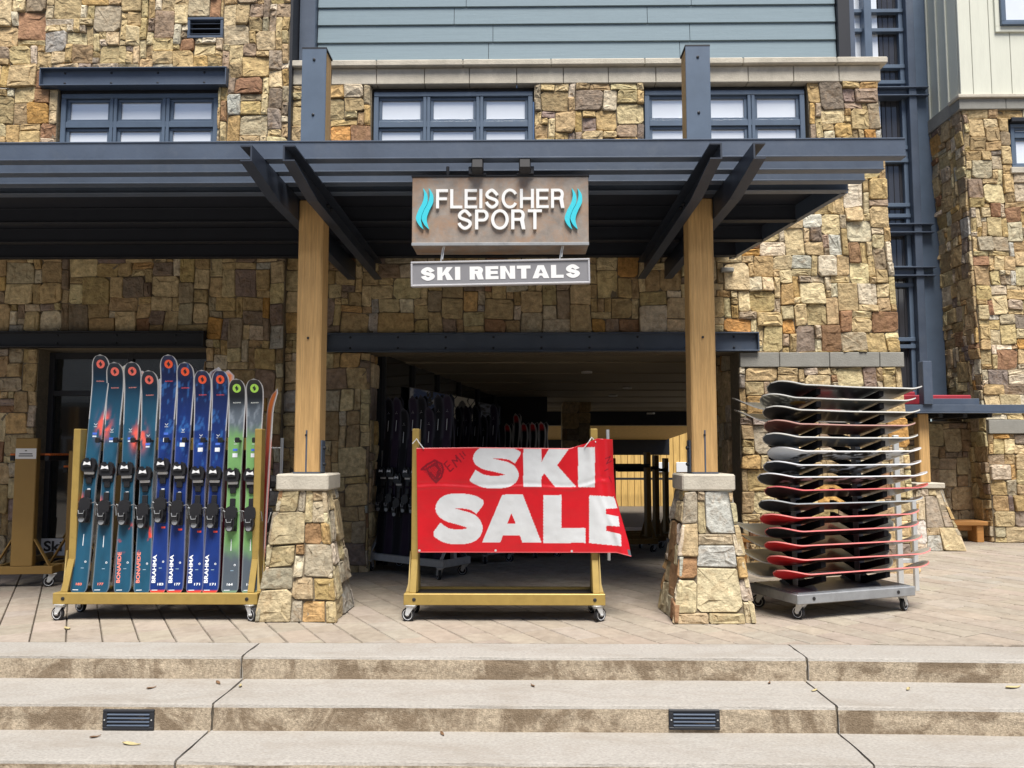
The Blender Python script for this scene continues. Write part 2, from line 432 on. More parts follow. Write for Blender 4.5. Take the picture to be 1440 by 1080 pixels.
def stone_geo(rect, f, r, joint=.007, proud=.032, warp=.012, edge=None):
    u0, u1, v0, v1 = rect
    def wp(u, v):
        return (u + warp*math.sin(v*9.1+u*3.3)*math.cos(v*4.7), v + warp*math.sin(u*8.3+v*2.1)*math.cos(u*3.9+1))
    if edge:   # straight outer edges keep their place
        pass
    j = joint/2; w = u1-u0; h = v1-v0; c = min(w, h)
    rc = lambda: c*r.choice((.03, .05, .08, .16))
    jit = lambda: r.uniform(-.12, .12)*min(.05, c*.35)
    a, b, d, e = rc(), rc(), rc(), rc()
    pts = [(u0+a, v0), (u1-b, v0), (u1, v0+b), (u1, v1-d), (u1-d, v1), (u0+e, v1), (u0, v1-e), (u0, v0+a)]
    cu, cv = (u0+u1)/2, (v0+v1)/2
    out = []
    for (u, v) in pts:
        u += (j if u < cu else -j); v += (j if v < cv else -j)
        u += jit(); v += jit(); out.append(wp(u, v))
    cu, cv = wp(cu, cv)
    p = proud*r.uniform(.30, 1.35); tx = r.uniform(-.012, .012); ty = r.uniform(-.012, .012)
    k = 1 - min(.22, .013/c)
    ring2 = [(cu+(u-cu)*k, cv+(v-cv)*k) for u, v in out]
    k3 = r.uniform(.42, .6)
    ring3 = [(cu+(u-cu)*k3+r.uniform(-.01,.01), cv+(v-cv)*k3+r.uniform(-.01,.01)) for u, v in out]
    H = lambda u, v: p + tx*(u-cu)/max(w, .01)*2 + ty*(v-cv)/max(h, .01)*2
    vs = [f(u, v, -.012) for u, v in out] + [f(u, v, max(.004, H(u, v)*.80)) for u, v in out]
    vs += [f(u, v, H(u, v)+r.uniform(-.004,.004)) for u, v in ring2]
    vs += [f(u, v, H(u, v)+r.uniform(-.008,.010)) for u, v in ring3]
    fs = []
    for q in range(3):
        for i in range(8): fs.append([q*8+i, q*8+(i+1)%8, q*8+8+(i+1)%8, q*8+8+i])
    fs.append([24+i for i in range(8)])
    return vs, fs
class StoneSet:
    def __init__(s, parent, limit=300): s.parent = parent; s.items = []; s.limit = limit
    def panel(s, us, vs, holes, cell, f, r, pal=PAL, sizes=SIZES, **kw):
        for rect in stone_layout(us, vs, holes, cell, r, sizes):
            v, fc = stone_geo(rect, f, r, **kw)
            n = ((v[17]-v[16]).cross(v[22]-v[16])).normalized()
            pp = [proj(q) for q in (v[0], v[2], v[4], v[6])]
            area = 0
            if all(pp):
                area = abs(sum(pp[i][0]*pp[(i+1)%4][1]-pp[(i+1)%4][0]*pp[i][1] for i in range(4)))/2
                cx = sum(q[0] for q in pp)/4; cy = sum(q[1] for q in pp)/4
                if not (-10 < cx < 1450 and -10 < cy < 1090): area *= .001
                if getattr(s, 'hidden', None) and s.hidden(cx, cy): area *= .01
            s.items.append((area, v, fc, pick_col(r, pal)))
    def finish(s):
        s.items.sort(key=lambda t: -t[0])
        for area, v, fc, c in s.items[:s.limit]:
            m = MB(); m.cur = c; m.add(v, fc); m.build('stone', 'stone', s.parent)
        rest = s.items[s.limit:]
        if rest:
            m = MB()
            for area, v, fc, c in rest: m.cur = c; m.add(v, fc)
            m.build('stone_field', 'stone', s.parent, kind='stuff')

# ------------------------------------------------------------------ ground, pavement, steps
def ramp(x, y):
    if y < 8.9 or x < -1.9 or x > 3.4: return 0.0
    return -.06*(min(y, 21) - 8.9)
gm = MB()
S0 = 3.92
prof = [(-400, -.445), (S0, -.445), (S0+.3, -1.6), (1500, -1.6)]
gm.add([(x, y, z) for y, z in prof for x in (-900, 900)], [[2*i, 2*i+1, 2*i+3, 2*i+2] for i in range(3)])
gm.build('ground', 'ground_gravel', kind='structure')

YE = 5.285           # back edge of the top coping
pv = MB()            # bedding below the pavers
bx = [-9, 10]
pv.box(-9, 10, YE-.2, 8.9, -.20, -.022)
pv.box(3.4, 12, 8.9, 16, -1.2, -.022); 
pv.add([(-1.9,8.9,-.022),(3.4,8.9,-.022),(3.4,21,-.022-.06*12.1),(-1.9,21,-.022-.06*12.1),(-1.9,45,-.022-.06*12.1),(9,45,-.022-.06*12.1),(9,21,-.022-.06*12.1)],
       [[0,1,2,3],[3,2,6,5,4]])
pave = pv.build('pavement', 'sand', kind='structure')
ang = math.atan2(633, 1080)
pa = Vector((-math.sin(ang), math.cos(ang))); pb = Vector((math.cos(ang), math.sin(ang)))
def clip_front(poly, y0):
    out = []
    for i in range(len(poly)):
        a, b = poly[i], poly[(i+1) % len(poly)]
        ia, ib = a[1] >= y0, b[1] >= y0
        if ia: out.append(a)
        if ia != ib:
            t = (y0-a[1])/(b[1]-a[1]); out.append((a[0]+(b[0]-a[0])*t, y0))
    return out
pavers = []
rp = random.Random(21)
PPAL = [((.33,.285,.23), 6), ((.345,.30,.245), 6), ((.315,.275,.225), 4), ((.335,.275,.225), 3), ((.31,.285,.25), 2), ((.36,.32,.265), 2)]
def paver_ok(x, y):
    if y < 8.75: return -8.5 < x < 9.5
    if y < 20.5 and -1.8 < x < (2.6 if y < 10.6 else 3.2): return True
    return 3.6 < x < 11.5 and y < 14
row = .218
for i in range(-70, 90):
    o = i*row; t = -8 + rp.uniform(0, .3)
    while t < 24:
        L = rp.choice([.218, .29, .29, .33, .36])
        b0, b1, a0, a1 = o+.0032, o+row-.0032, t+.0055, t+L-.0055
        poly = [(pb.x*b+pa.x*a, pb.y*b+pa.y*a) for b, a in ((b0,a0),(b1,a0),(b1,a1),(b0,a1))]
        t += L
        cx = sum(q[0] for q in poly)/4; cy = sum(q[1] for q in poly)/4
        if cy < YE-.3 or not paver_ok(cx, cy): continue
        poly = clip_front(poly, YE+.006)
        if len(poly) < 3: continue
        pr = [proj((x, y, ramp(x, y))) for x, y in poly]
        if not all(pr): continue
        area = abs(sum(pr[k][0]*pr[(k+1)%len(pr)][1]-pr[(k+1)%len(pr)][0]*pr[k][1] for k in range(len(pr))))/2
        ax = sum(q[0] for q in pr)/len(pr)
        if not (-30 < ax < 1470): area *= .001
        elif 372 < ax < 478 and 5.9 < cy < 6.6 or 940 < ax < 1050 and 5.9 < cy < 6.6: area *= .1
        pavers.append((area, poly))
pavers.sort(key=lambda t: -t[0])
rest = MB()
for k, (area, poly) in enumerate(pavers):
    m = MB() if k < 300 else rest
    m.cur = pick_col(rp, PPAL, (1,1,1)); m.cur = tuple(.55*a+.45*b for a, b in zip((.335,.29,.238), m.cur)); n = len(poly); cx = sum(q[0] for q in poly)/n; cy = sum(q[1] for q in poly)/n
    dz = rp.uniform(-.002, .002); tx = rp.uniform(-.008,.008); ty = rp.uniform(-.008,.008)
    ins = lambda x, c: c + (x-c)*.955
    h = lambda x, y, z: (x, y, z + ramp(x, y) + dz + tx*(x-cx) + ty*(y-cy))
    vs = [h(x, y, -.024) for x, y in poly] + [h(x, y, -.008) for x, y in poly] + [h(ins(x,cx), ins(y,cy), 0) for x, y in poly]
    fs = [[q*n+i, q*n+(i+1)%n, q*n+n+(i+1)%n, q*n+n+i] for q in (0,1) for i in range(n)] + [[2*n+i for i in range(n)]]
    m.add(vs, fs)
    if k < 300: m.build('paver', 'paver', pave)
rest.build('paver_field', 'paver', pave, kind='stuff')

# steps: three treads with rounded nosings, cut by two joints
steps = bpy.data.objects.new('concrete_steps', None); col.objects.link(steps); steps['kind'] = 'structure'
E1 = G(720, 924).y; r1 = .140
E2 = G(720, 992, -r1).y; r2 = .286
E3 = G(720, 1073, -r2).y; r3 = .43
rs = random.Random(5)
def slab(x0, x1, yf, yb, zt, zb, skewl=0, skewr=0):
    """a step slab with a rounded nosing; riser faces carry the weathered material"""
    nr = .018; dp = yb-yf; hz = zt-.15
    prof = [(yb, zb), (yb, zt), (yf+dp*.8, zt), (yf+dp*.6, zt), (yf+dp*.4, zt), (yf+dp*.2, zt), (yf+nr, zt), (yf+nr*.35, zt-nr*.2), (yf, zt-nr), (yf, zt-.05), (yf, zt-.09), (yf, hz), (yf, zb)]
    je = [[rs.uniform(-.004, .004) for _ in prof] for _ in (0, 1)]
    nx = 16; me = bpy.data.meshes.new('step_slab'); vs = []; fs = []; mi = []
    for i in range(nx+1):
        for (y, z) in prof:
            f = i/nx
            pi_ = prof.index((y, z)); xl = x0 + je[0][pi_]; xr = x1 + je[1][pi_]
            x = xl + (xr-xl)*f
            jy = rs.uniform(-.0025,.0025) if y < yf+.1 and 0 < i < nx else 0
            bend = -.06*max(0, x-1.86)/2.0 if x > 1.86 else 0.0
            vs.append((x, y+jy+(bend if y < yb-.001 or True else 0), z + (rs.uniform(-.0015,.0015) if z > zb else 0)))
    n = len(prof)
    for i in range(nx):
        for k in range(n):
            k2 = (k+1) % n
            fs.append([i*n+k, i*n+k2, (i+1)*n+k2, (i+1)*n+k]); mi.append(1 if k >= 8 and k < 12 else 0)
    fs.append(list(range(n))); mi.append(0); fs.append([nx*n+k for k in range(n)][::-1]); mi.append(0)
    me.from_pydata(vs, [], fs); me.materials.append(MATS['concrete']); me.materials.append(MATS['riser'])
    me.polygons.foreach_set('material_index', mi)
    bm = bmesh.new(); bm.from_mesh(me); bmesh.ops.recalc_face_normals(bm, faces=bm.faces); bm.to_mesh(me); bm.free()
    link('step_slab', me, steps)
for (ef, bk, zt, zb, jl, jr) in ((E1, YE, 0, -.6, X(340,925,E1), X(1135,925,E1)), (E2, E1+.05, -r1, -.75, X(299,992,E2), X(1177,992,E2)), (E3, E2+.05, -r2, -.9, X(246,1073,E3), X(1229,1073,E3))):
    g = .007
    for jj in (jl, jr): MB().box(jj-.015, jj+.015, ef+.010, bk-.01, zb, zt-.012).build('joint_filler', 'sand', steps)
    slab(-8, jl-g, ef, bk, zt, zb); slab(jl+g, jr-g, ef, bk, zt, zb); slab(jr+g, 9, ef, bk, zt, zb)
ld = MB(); ld.box(-8, 9, 1.2, E3+.06, -.9, -r3, 0); ld.build('landing', 'concrete', kind='structure')
def step_vent(px0, px1, label):
    a = P(px0, 997, E2); b = P(px1, 1026, E2); w = b.x-a.x; h = a.z-b.z
    y = E2
    t = thing('step_vent', label, 'vent', Matrix.Translation((a.x, y, b.z)), 'louvred vents in the step riser')
    m = MB(); fw = .016
    m.box(0, w, -.012, .01, 0, fw, .003); m.box(0, w, -.012, .01, h-fw, h, .003)
    m.box(0, fw*1.6, -.011, .01, fw, h-fw, .002); m.box(w-fw*1.6, w, -.011, .01, fw, h-fw, .002)
    m.build('frame', 'dark_steel', t)
    MB().box(fw, w-fw, -.002, .008, fw, h-fw).build('backing', 'black_plastic', t)
    for k in range(4):
        z = fw + (h-2*fw)*(k+.5)/4
        MB().bar((fw*1.6, -.007, z), (w-fw*1.6, -.007, z), .016, .005, .001, up=(0,-.6,1)).build('slat', 'steel', t)
    for x in (fw*.8, w-fw*.8):
        MB().lathe([(.004,0),(.004,.003)], Matrix.Translation((x,-.012,h/2)) @ Matrix.Rotation(math.pi/2,4,'X'), 8).build('screw', 'zinc', t)
step_vent(146, 217, 'dark louvred vent in the middle step riser below the ski rack')
step_vent(940, 1012, 'dark louvred vent in the middle step riser below the stone pedestal by the snowboards')

# ------------------------------------------------------------------ main lodge building
YW = 8.35
lodge = thing('lodge_building', 'stone lodge with grey siding, stone coping and a dark passage through it', 'building')
XRt = lambda z: 4.22 - .047*z
def main_map(u, v, d):
    x = u if u < 2.4 else 2.4 + (u-2.4)*(XRt(v)-2.4)/(4.22-2.4)
    return Vector((x, YW-d, v))
TUN = (-1.66, 2.36, -1, 2.37)
ZH = 5.40
inv = lambda x, z: x if x < 2.4 else 2.4 + (x-2.4)*1.82/(XRt(z)-2.4)
W1 = (-1.69, .145, 3.9, ZH); W2 = (1.36, inv(3.2, 5.0), 3.9, ZH)
BAND = (2.36, 4.22, 2.20, 2.365)
holes = [TUN, W1, W2, BAND]
ss = StoneSet(lodge, 300)
ss.hidden = lambda x, y: 196 < y < 268 and x < 1225 or 268 <= y < 358 and x < 1100 or (1065 < x < 1250 and 560 < y < 800)
rm = random.Random(11)
ss.panel((-2.6, 4.22), (0, ZH), [TUN, W1, W2, BAND, (-2.14, 2.565, 2.37, 2.582)], .078, main_map, rm)
# the mortar face, cell by cell, and the openings' reveals
def mortar_face(parent, us, vs, holes, f, thick_dir, name='wall'):
    ub = sorted(set([us[0], us[1]] + [h[k] for h in holes for k in (0,1) if us[0] < h[k] < us[1]]))
    vb = sorted(set([vs[0], vs[1]] + [h[k] for h in holes for k in (2,3) if vs[0] < h[k] < vs[1]]))
    m = MB()
    for a, b in zip(ub[:-1], ub[1:]):
        for c, e in zip(vb[:-1], vb[1:]):
            cu, cv = (a+b)/2, (c+e)/2
            if any(h[0] < cu < h[1] and h[2] < cv < h[3] for h in holes): continue
            q = [f(a,c,0), f(b,c,0), f(b,e,0), f(a,e,0)]; bk = [p + thick_dir for p in q]
            m.add(q+bk, [[0,1,2,3],[7,6,5,4],[0,4,5,1],[1,5,6,2],[2,6,7,3],[3,7,4,0]])
    return m.build(name, 'mortar', parent)
mortar_face(lodge, (-2.6, 4.22), (-.05, ZH), [TUN, W1, W2], main_map, Vector((0,.34,0)))
# side return behind the corner and the roof over the rooms, so the place is closed from above
m = MB(); m.box(-7.5, 3.6, 8.8, 12.2, 2.75, 3.0); m.build('floor_slab', 'dark_steel', lodge)
m = MB(); m.add([(4.22,YW+.34,0),(4.22,12,0),(3.85,12,7.4),(3.95,YW+.34,5.66)], [[0,1,2,3]]); m.build('side_wall', 'mortar', lodge)
# grey block course
n = 4; xs = [2.362, 2.79, 3.33, 3.87, 4.135]
for a, b in zip(xs[:-1], xs[1:]):
    MB().box(a+.003, b-.003, YW-.045, YW+.1, 2.203, 2.362, .006).build('course_block', 'grey_block', lodge)
# coping course and coping on the wall top
x = -2.66
while x < 3.98:
    w = R.uniform(.50, .56); b = min(x+w, 4.0)
    if 3.98-b < .25: b = 4.0
    MB().box(x+.003, b-.003, YW-.035, YW+.2, ZH+.002, 5.585, .006).build('course_block', 'cast_stone', lodge); x = b
x = -2.70
while x < 4.0:
    b = min(x+R.uniform(.95,1.1), 4.06)
    if 4.06-b < .4: b = 4.06
    MB().box(x+.002, b-.002, YW-.09, YW+.3, 5.588, 5.66, .010).build('coping_stone', 'cast_stone', lodge); x = b
# siding
YS = 8.56
MB().box(-2.4, 3.64, YS+.02, YS+.2, 5.60, 7.6).build('siding_backing', 'dark_steel', lodge)
zl = 5.662; k = 0; rsd = random.Random(9)
edges = [5.662, 5.80]
while edges[-1] < 7.5: edges.append(edges[-1]+.213)
for z0, z1 in zip(edges[:-1], edges[1:]):
    x = -2.37; off = rsd.uniform(.6, 2.2); first = True
    while x < 3.6:
        b = min(x + (off if first else rsd.uniform(2.2, 3.1)), 3.615); first = False
        if 3.615-b < .35: b = 3.615
        m = MB(); g = .003
        m.add([(x+g,YS+.02,z0+.004),(b-g,YS+.02,z0+.004),(b-g,YS-.014,z0+.006),(x+g,YS-.014,z0+.006),(b-g,YS+.004,z1-.002),(x+g,YS+.004,z1-.002),(b-g,YS+.02,z1-.002),(x+g,YS+.02,z1-.002)],
              [[0,1,2,3],[3,2,4,5],[5,4,6,7],[7,6,1,0],[0,3,5,7],[1,6,4,2]])
        m.build('siding_board', 'siding', lodge); x = b
MB().box(-2.56, -2.375, YS-.09, YS+.1, 5.662, 7.6, .006).build('corner_post', 'steel', lodge)
MB().box(3.62, 3.76, YS-.06, YS+.12, 5.662, 7.6, .006).build('corner_post', 'dark_steel', lodge)
MB().box(3.765, 3.83, YS-.02, YS+.12, 5.662, 7.6, .006).build('corner_trim', 'steel', lodge)

def window(parent, x0, x1, z0, z1, y, cols, zs, pane='pane', fr='steel_frame', head=0.0, skip=()):
    """grid of sashes: frame with mullions, each light a sash with its own pane"""
    m = MB(); fw = .055
    m.box(x0, x1, y-.03, y+.09, z1-fw, z1, .006); m.box(x0, x1, y-.03, y+.09, z0, z0+fw, .006)
    m.box(x0, x0+fw, y-.028, y+.088, z0+fw, z1-fw, .005); m.box(x1-fw, x1, y-.028, y+.088, z0+fw, z1-fw, .005)
    xs = [x0 + (x1-x0)*k/cols for k in range(cols+1)]
    for q in xs[1:-1]:
        m.box(q-.04, q-.004, y-.026, y+.086, z0+fw, z1-fw, .004); m.box(q+.004, q+.04, y-.026, y+.086, z0+fw, z1-fw, .004)
        m.box(q-.004, q+.004, y-.01, y+.06, z0+fw, z1-fw)
    zz = [z0]+list(zs)+[z1]
    for q in zs: m.box(x0+fw, x1-fw, y-.022, y+.08, q-.035, q+.035, .004)
    f = m.build('window', fr, parent)
    for i in range(cols):
        for j in range(len(zz)-1):
            a = xs[i] + (fw if i == 0 else .04); b = xs[i+1] - (fw if i == cols-1 else .04)
            c = zz[j] + (fw if j == 0 else .035); e = zz[j+1] - (fw if j == len(zz)-2 else .035)
            s = MB(); q = .034
            s.box(a, b, y+.0, y+.05, e-q, e-.001, .004); s.box(a, b, y+.0, y+.05, c+.001, c+q, .004)
            s.box(a+.001, a+q, y+.002, y+.048, c+q, e-q, .003); s.box(b-q, b-.001, y+.002, y+.048, c+q, e-q, .003)
            s.build('sash', fr, f)
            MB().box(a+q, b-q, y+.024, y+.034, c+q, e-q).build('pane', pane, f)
    return f
ZT = Z(640, 175.5, YW+.055); ZW = Z(640, 130.5, YW+.055)
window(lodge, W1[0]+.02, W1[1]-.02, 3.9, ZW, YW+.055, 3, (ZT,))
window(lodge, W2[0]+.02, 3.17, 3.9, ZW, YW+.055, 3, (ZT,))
for a, b in ((W1[0], W1[1]), (W2[0], 3.2)):
    MB().box(a-.0, b, YW+.07, YW+.3, ZW+.002, ZH-.002, .004).build('window_head', 'dark_steel', lodge)
# steel lintel over the passage: a channel with flanges and bolts
def channel_lintel(parent, x0, x1, z0, z1, y, bolts=5, m_='steel', name='lintel'):
    m = MB(); ft = .014
    m.box(x0, x1, y-.07, y+.09, z0, z0+ft, .003); m.box(x0, x1, y-.07, y+.09, z1-ft, z1, .003)
    m.box(x0+.004, x1-.004, y-.018, y+.05, z0+ft, z1-ft); m.box(x0, x0+.012, y-.066, y-.018, z0+ft, z1-ft); m.box(x1-.012, x1, y-.066, y-.018, z0+ft, z1-ft)
    o = m.build(name, m_, parent)
    for k in range(bolts):
        x = x0 + (x1-x0)*(k+.5)/bolts
        for z in (z0+.045, z1-.045):
            MB().lathe([(.013,0),(.013,.006),(.007,.011)], Matrix.Translation((x, y-.018, z)) @ Matrix.Rotation(math.pi/2, 4, 'X'), 8).build('bolt', 'dark_steel', o)
channel_lintel(lodge, -2.14, 2.565, 2.372, 2.58, YW-.02, 9)
# small junction box on the wall beside the column
a = P(1021, 381, YW)
MB().box(a.x-.07, a.x+.07, YW-.07, YW-.02, a.z-.025, a.z+.025, .008).build('junction_box', 'grey_block', lodge)

# the passage: left shop front, right stone wall, ceiling boards, beams
cz = lambda y: 2.45 - .048*(y-8.7)
r_t = random.Random(4)
LW = lambda y: -1.66 + .285*(y-9.0) if y > 9 else -1.66
def left_pt(y, z, off=0): return Vector((LW(y)+off, y, z))
q = [(-1.66,8.69),(-1.66,9.0),(LW(13.2),13.2)]
m = MB()
for (x0,y0),(x1,y1) in zip(q[:-1], q[1:]):
    m.add([(x0,y0,-.7),(x1,y1,-.7),(x1,y1,2.6),(x0,y0,2.6),(x0-.2,y0,-.7),(x1-.2,y1,-.7),(x1-.2,y1,2.6),(x0-.2,y0,2.6)], [[0,1,2,3],[4,5,6,7],[0,1,5,4],[2,3,7,6],[1,2,6,5],[0,3,7,4]])
m.build('shop_front', 'dark_glass', lodge)
for k in range(6):
    y = 9.05 + k*.82
    MB().box(LW(y)-.03, LW(y)+.03, y-.04, y+.04, -.06*max(0,y-8.9), cz(y)+.02, .004).build('mullion', 'dark_steel', lodge)
sp2 = StoneSet(lodge, 0)
sp2.panel((8.70, 10.6), (-.15, 2.42), [], .10, lambda u, v, d: Vector((2.36-d, u, v)), r_t)
sp2.panel((-1.66-.0, -1.665+.32), (0, 2.36), [], .09, lambda u, v, d: Vector((-1.66+d, 8.37+(u+1.66), v)), r_t)
# stone pillar on the left further in
pc = (P(790,640,14.2).x, P(831,640,14.2).x)
MB().box(pc[0]+.02, pc[1]-.02, 14.2, 14.8, -.5, 2.3).build('pillar', 'mortar', lodge)
sp2.panel((pc[0], pc[1]), (-.4, 2.2), [], .10, lambda u, v, d: Vector((u, 14.2-d, v)), r_t)
sp2.finish()
MB().box(2.372, 2.7, 8.70, 10.6, -.6, 2.6).build('passage_wall', 'mortar', lodge)
MB().box(-1.9, LW(13.2)+.9, 13.3, 13.5, -.6, 2.6).build('passage_wall', 'dark_steel', lodge)
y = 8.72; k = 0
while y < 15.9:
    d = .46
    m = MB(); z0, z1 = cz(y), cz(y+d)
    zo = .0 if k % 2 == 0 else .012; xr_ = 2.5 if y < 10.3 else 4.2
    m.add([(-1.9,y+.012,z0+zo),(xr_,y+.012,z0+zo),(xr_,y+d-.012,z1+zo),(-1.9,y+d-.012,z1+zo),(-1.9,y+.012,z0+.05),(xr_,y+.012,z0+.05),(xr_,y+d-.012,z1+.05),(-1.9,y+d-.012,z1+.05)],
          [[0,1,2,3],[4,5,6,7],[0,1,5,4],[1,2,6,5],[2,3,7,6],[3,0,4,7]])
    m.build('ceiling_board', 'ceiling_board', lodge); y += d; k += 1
MB().box(-1.9, 4.4, 15.9, 16.25, cz(16)-.27, cz(16)+.1, .01).build('beam', 'dark_steel', lodge)
y = 16.3; k = 0
while y < 24.6:
    d = .55; m = MB(); z0, z1 = cz(y)-.02, cz(y+d)-.02
    m.add([(-.5,y+.012,z0),(4.6,y+.012,z0),(4.6,y+d-.012,z1),(-.5,y+d-.012,z1),(-.5,y+.012,z0+.05),(4.6,y+.012,z0+.05),(4.6,y+d-.012,z1+.05),(-.5,y+d-.012,z1+.05)],
          [[0,1,2,3],[4,5,6,7],[0,1,5,4],[1,2,6,5],[2,3,7,6],[3,0,4,7]])
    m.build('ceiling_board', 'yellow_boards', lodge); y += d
MB().box(-.5, 4.7, 24.6, 24.9, 1.18, cz(24.6)+.1, .01).build('beam', 'dark_steel', lodge)
m = MB(); m.add([(-2.2,8.7,2.62),(4.1,8.7,2.62),(4.7,24.9,2.05),(-2.2,24.9,2.05)], [[0,1,2,3]]); m.build('passage_roof', 'dark_steel', lodge)
for px, py in ((825,523),(882,545),(862,556),(915,581)):
    z = 2.44
    d = ray(px, py); t = .0
    for it in range(40):
        yy = d.y*t; 
        t = (cz(max(8.7, yy))-EYE)/d.z
    pnt = Vector((d.x*t, d.y*t, EYE+d.z*t))
    MB().lathe([(.055,0),(.075,-.006),(.075,.02)], Matrix.Translation(pnt+Vector((0,0,-.012))), 16).build('downlight', 'lamp_white', lodge)
# far wooden wall beyond the passage
far = thing('timber_wall', 'sunlit yellow timber wall at the far end of the passage', 'wall')
YF = 29.0; x0 = X(800, 690, YF); x1 = X(1010, 690, YF)
xx = x0; k = 0
while xx < x1:
    MB().box(xx+.01, xx+.235, YF, YF+.05, -.9, 2.6, .004).build('board', 'yellow_boards', far); xx += .245
MB().box(x0, x1, YF+.05, YF+.15, -.9, 2.6).build('backing', 'brown_gold', far)
for px in (932, 960):
    a = P(px-9, 650, YF-.05); b = P(px+9, 664, YF-.05)
    MB().box(a.x, b.x, YF-.06, YF-.005, b.z, a.z, .01).build('light_panel', 'white_plastic', far)
MB().box(x0, x1, YF-.5, YF-.44, .25, .33).build('rail', 'dark_steel', far)

ss.finish()

# ------------------------------------------------------------------ left stone tower
YT = 8.27
tower = thing('stone_tower', 'stone fronted wing with a strip window, louvred wall vent and shop window', 'building')
def tow_map(u, v, d): return Vector((u, YT-d, v))
tx = lambda px, py: X(px, py, YT)
tz = lambda py, px=200: Z(px, py, YT)
TW = (tx(82,130), tx(308,150), 3.9, tz(122)); TV = (tx(265,40), tx(315,40), tz(56), tz(27))
TL = (tx(62,110), tx(322,110), tz(125), tz(99))
SW = (tx(50,600), tx(288,600), 0.0, tz(490)); SL = (-8, tx(292,480), tz(490), tz(467))
st = StoneSet(tower, 300)
st.hidden = lambda x, y: 196 < y < 358 or (95 < x < 380 and y > 560)
rt = random.Random(13)
st.panel((-7.4, -2.6), (0, 7.2), [TW, TV, TL, SW, SL], .078, tow_map, rt); st.finish()
mortar_face(tower, (-7.4, -2.6), (-.05, 7.2), [TW, TV, SW], tow_map, Vector((0,.4,0)))
MB().box(-2.597, -2.567, YT-.02, YT+.3, 3.53, 7.2).build('corner_trim', 'dark_steel', tower)
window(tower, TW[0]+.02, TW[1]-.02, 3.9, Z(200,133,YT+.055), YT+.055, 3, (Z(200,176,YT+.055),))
MB().box(TW[0], TW[1], YT+.04, YT+.3, Z(200,133,YT+.055)+.002, TW[3]-.002, .004).build('window_head', 'dark_steel', tower)
channel_lintel(tower, TL[0], TL[1], TL[2]+.003, TL[3]-.003, YT-.02, 4)
channel_lintel(tower, -7.3, SL[1], SL[2]+.003, SL[3]-.003, YT-.05, 6, 'dark_steel')
vt = MB(); fw = .03
vt.box(TV[0], TV[1], YT-.035, YT+.05, TV[2], TV[2]+fw, .004); vt.box(TV[0], TV[1], YT-.035, YT+.05, TV[3]-fw, TV[3], .004)
vt.box(TV[0], TV[0]+fw, YT-.033, YT+.05, TV[2]+fw, TV[3]-fw, .004); vt.box(TV[1]-fw, TV[1], YT-.033, YT+.05, TV[2]+fw, TV[3]-fw, .004)
vo = vt.build('wall_vent', 'steel', tower)
for k in range(3):
    z = TV[2]+fw + (TV[3]-TV[2]-2*fw)*(k+.55)/3
    MB().bar((TV[0]+fw, YT+.0, z), (TV[1]-fw, YT+.0, z), .06, .006, 0, up=(0,-.7,1)).build('slat', 'steel', vo)
MB().box(TV[0]+fw, TV[1]-fw, YT+.05, YT+.07, TV[2]+fw, TV[3]-fw).build('backing', 'black_plastic', vo)
# shop window
m = MB(); y = YT+.22
zt = tz(490)-.02; ztr = tz(551)
for a, b in ((SW[0], SW[0]+.06), (SW[1]-.06, SW[1]), (SW[0]+.88, SW[0]+.94)): m.box(a, b, y-.03, y+.06, 0, zt, .004)
m.box(SW[0]+.06, SW[1]-.06, y-.025, y+.055, zt-.07, zt, .004); m.box(SW[0]+.06, SW[1]-.06, y-.025, y+.055, ztr-.03, ztr+.03, .004); m.box(SW[0]+.06, SW[1]-.06, y-.025, y+.055, 0, .12, .004)
sw = m.build('shop_window', 'dark_steel', tower)
for a, b in ((SW[0]+.06, SW[0]+.88), (SW[0]+.94, SW[1]-.06)):
    MB().box(a, b, y, y+.012, ztr+.03, zt-.07).build('pane', 'dark_glass', sw); MB().box(a, b, y, y+.012, .12, ztr-.03).build('pane', 'dark_glass', sw)

# ------------------------------------------------------------------ right wing and glazed stair
YG = 11.13
wing = thing('side_wing', 'projecting wing with cream board siding above a tapering stone base', 'building')
zb = Z(1352, 156, YG); zc2 = Z(1352, 138, YG)
XT = X(1352, 156, YG); XB = 6.72
XL = lambda z: XB + (XT-XB)*max(0, z)/zb
WW = (X(1424,200,YG)+.25, 9.4, Z(1430,238,YG), Z(1430,168,YG))
def wing_map(u, v, d): return Vector((XL(v) + u, YG-d, v))
sw_ = StoneSet(wing, 300); rw = random.Random(17)
wh = [(X(1422,200,YG)-XL(4.9), 3.2, Z(1430,245,YG), Z(1430,168,YG)), (0, 3.2, Z(1400,610,YG), Z(1400,590,YG))]
sw_.panel((0, 2.6), (0, zb), wh, .072, wing_map, rw)
SIDE = .95
def side_map(u, v, d): return Vector((XL(v) - d + .0, YG + u, v))
sw_.panel((0, SIDE), (0, zb), [], .075, side_map, rw)
sw_.finish()
mortar_face(wing, (0, 2.6), (-.05, zb), [wh[0]], wing_map, Vector((0,.3,0)))
m = MB(); q = [(XL(0)+.005, YG+.01, -.05), (XL(0)+.005, YG+SIDE+.5, -.05), (XL(zb)+.005, YG+SIDE+.5, zb), (XL(zb)+.005, YG+.01, zb)]
m.add([Vector(p) for p in q]+[Vector(p)+Vector((.1,0,0)) for p in q], [[0,1,2,3],[4,5,6,7],[0,1,5,4],[2,3,7,6]]); m.build('side_wall', 'mortar', wing)
for x0, x1 in ((XT-.06, XT+.62), (XT+.625, XT+1.3), (XT+1.305, XT+2.8)):
    MB().box(x0, x1, YG-.06, YG+.2, zb+.002, zc2-.035, .006).build('course_block', 'grey_block', wing)
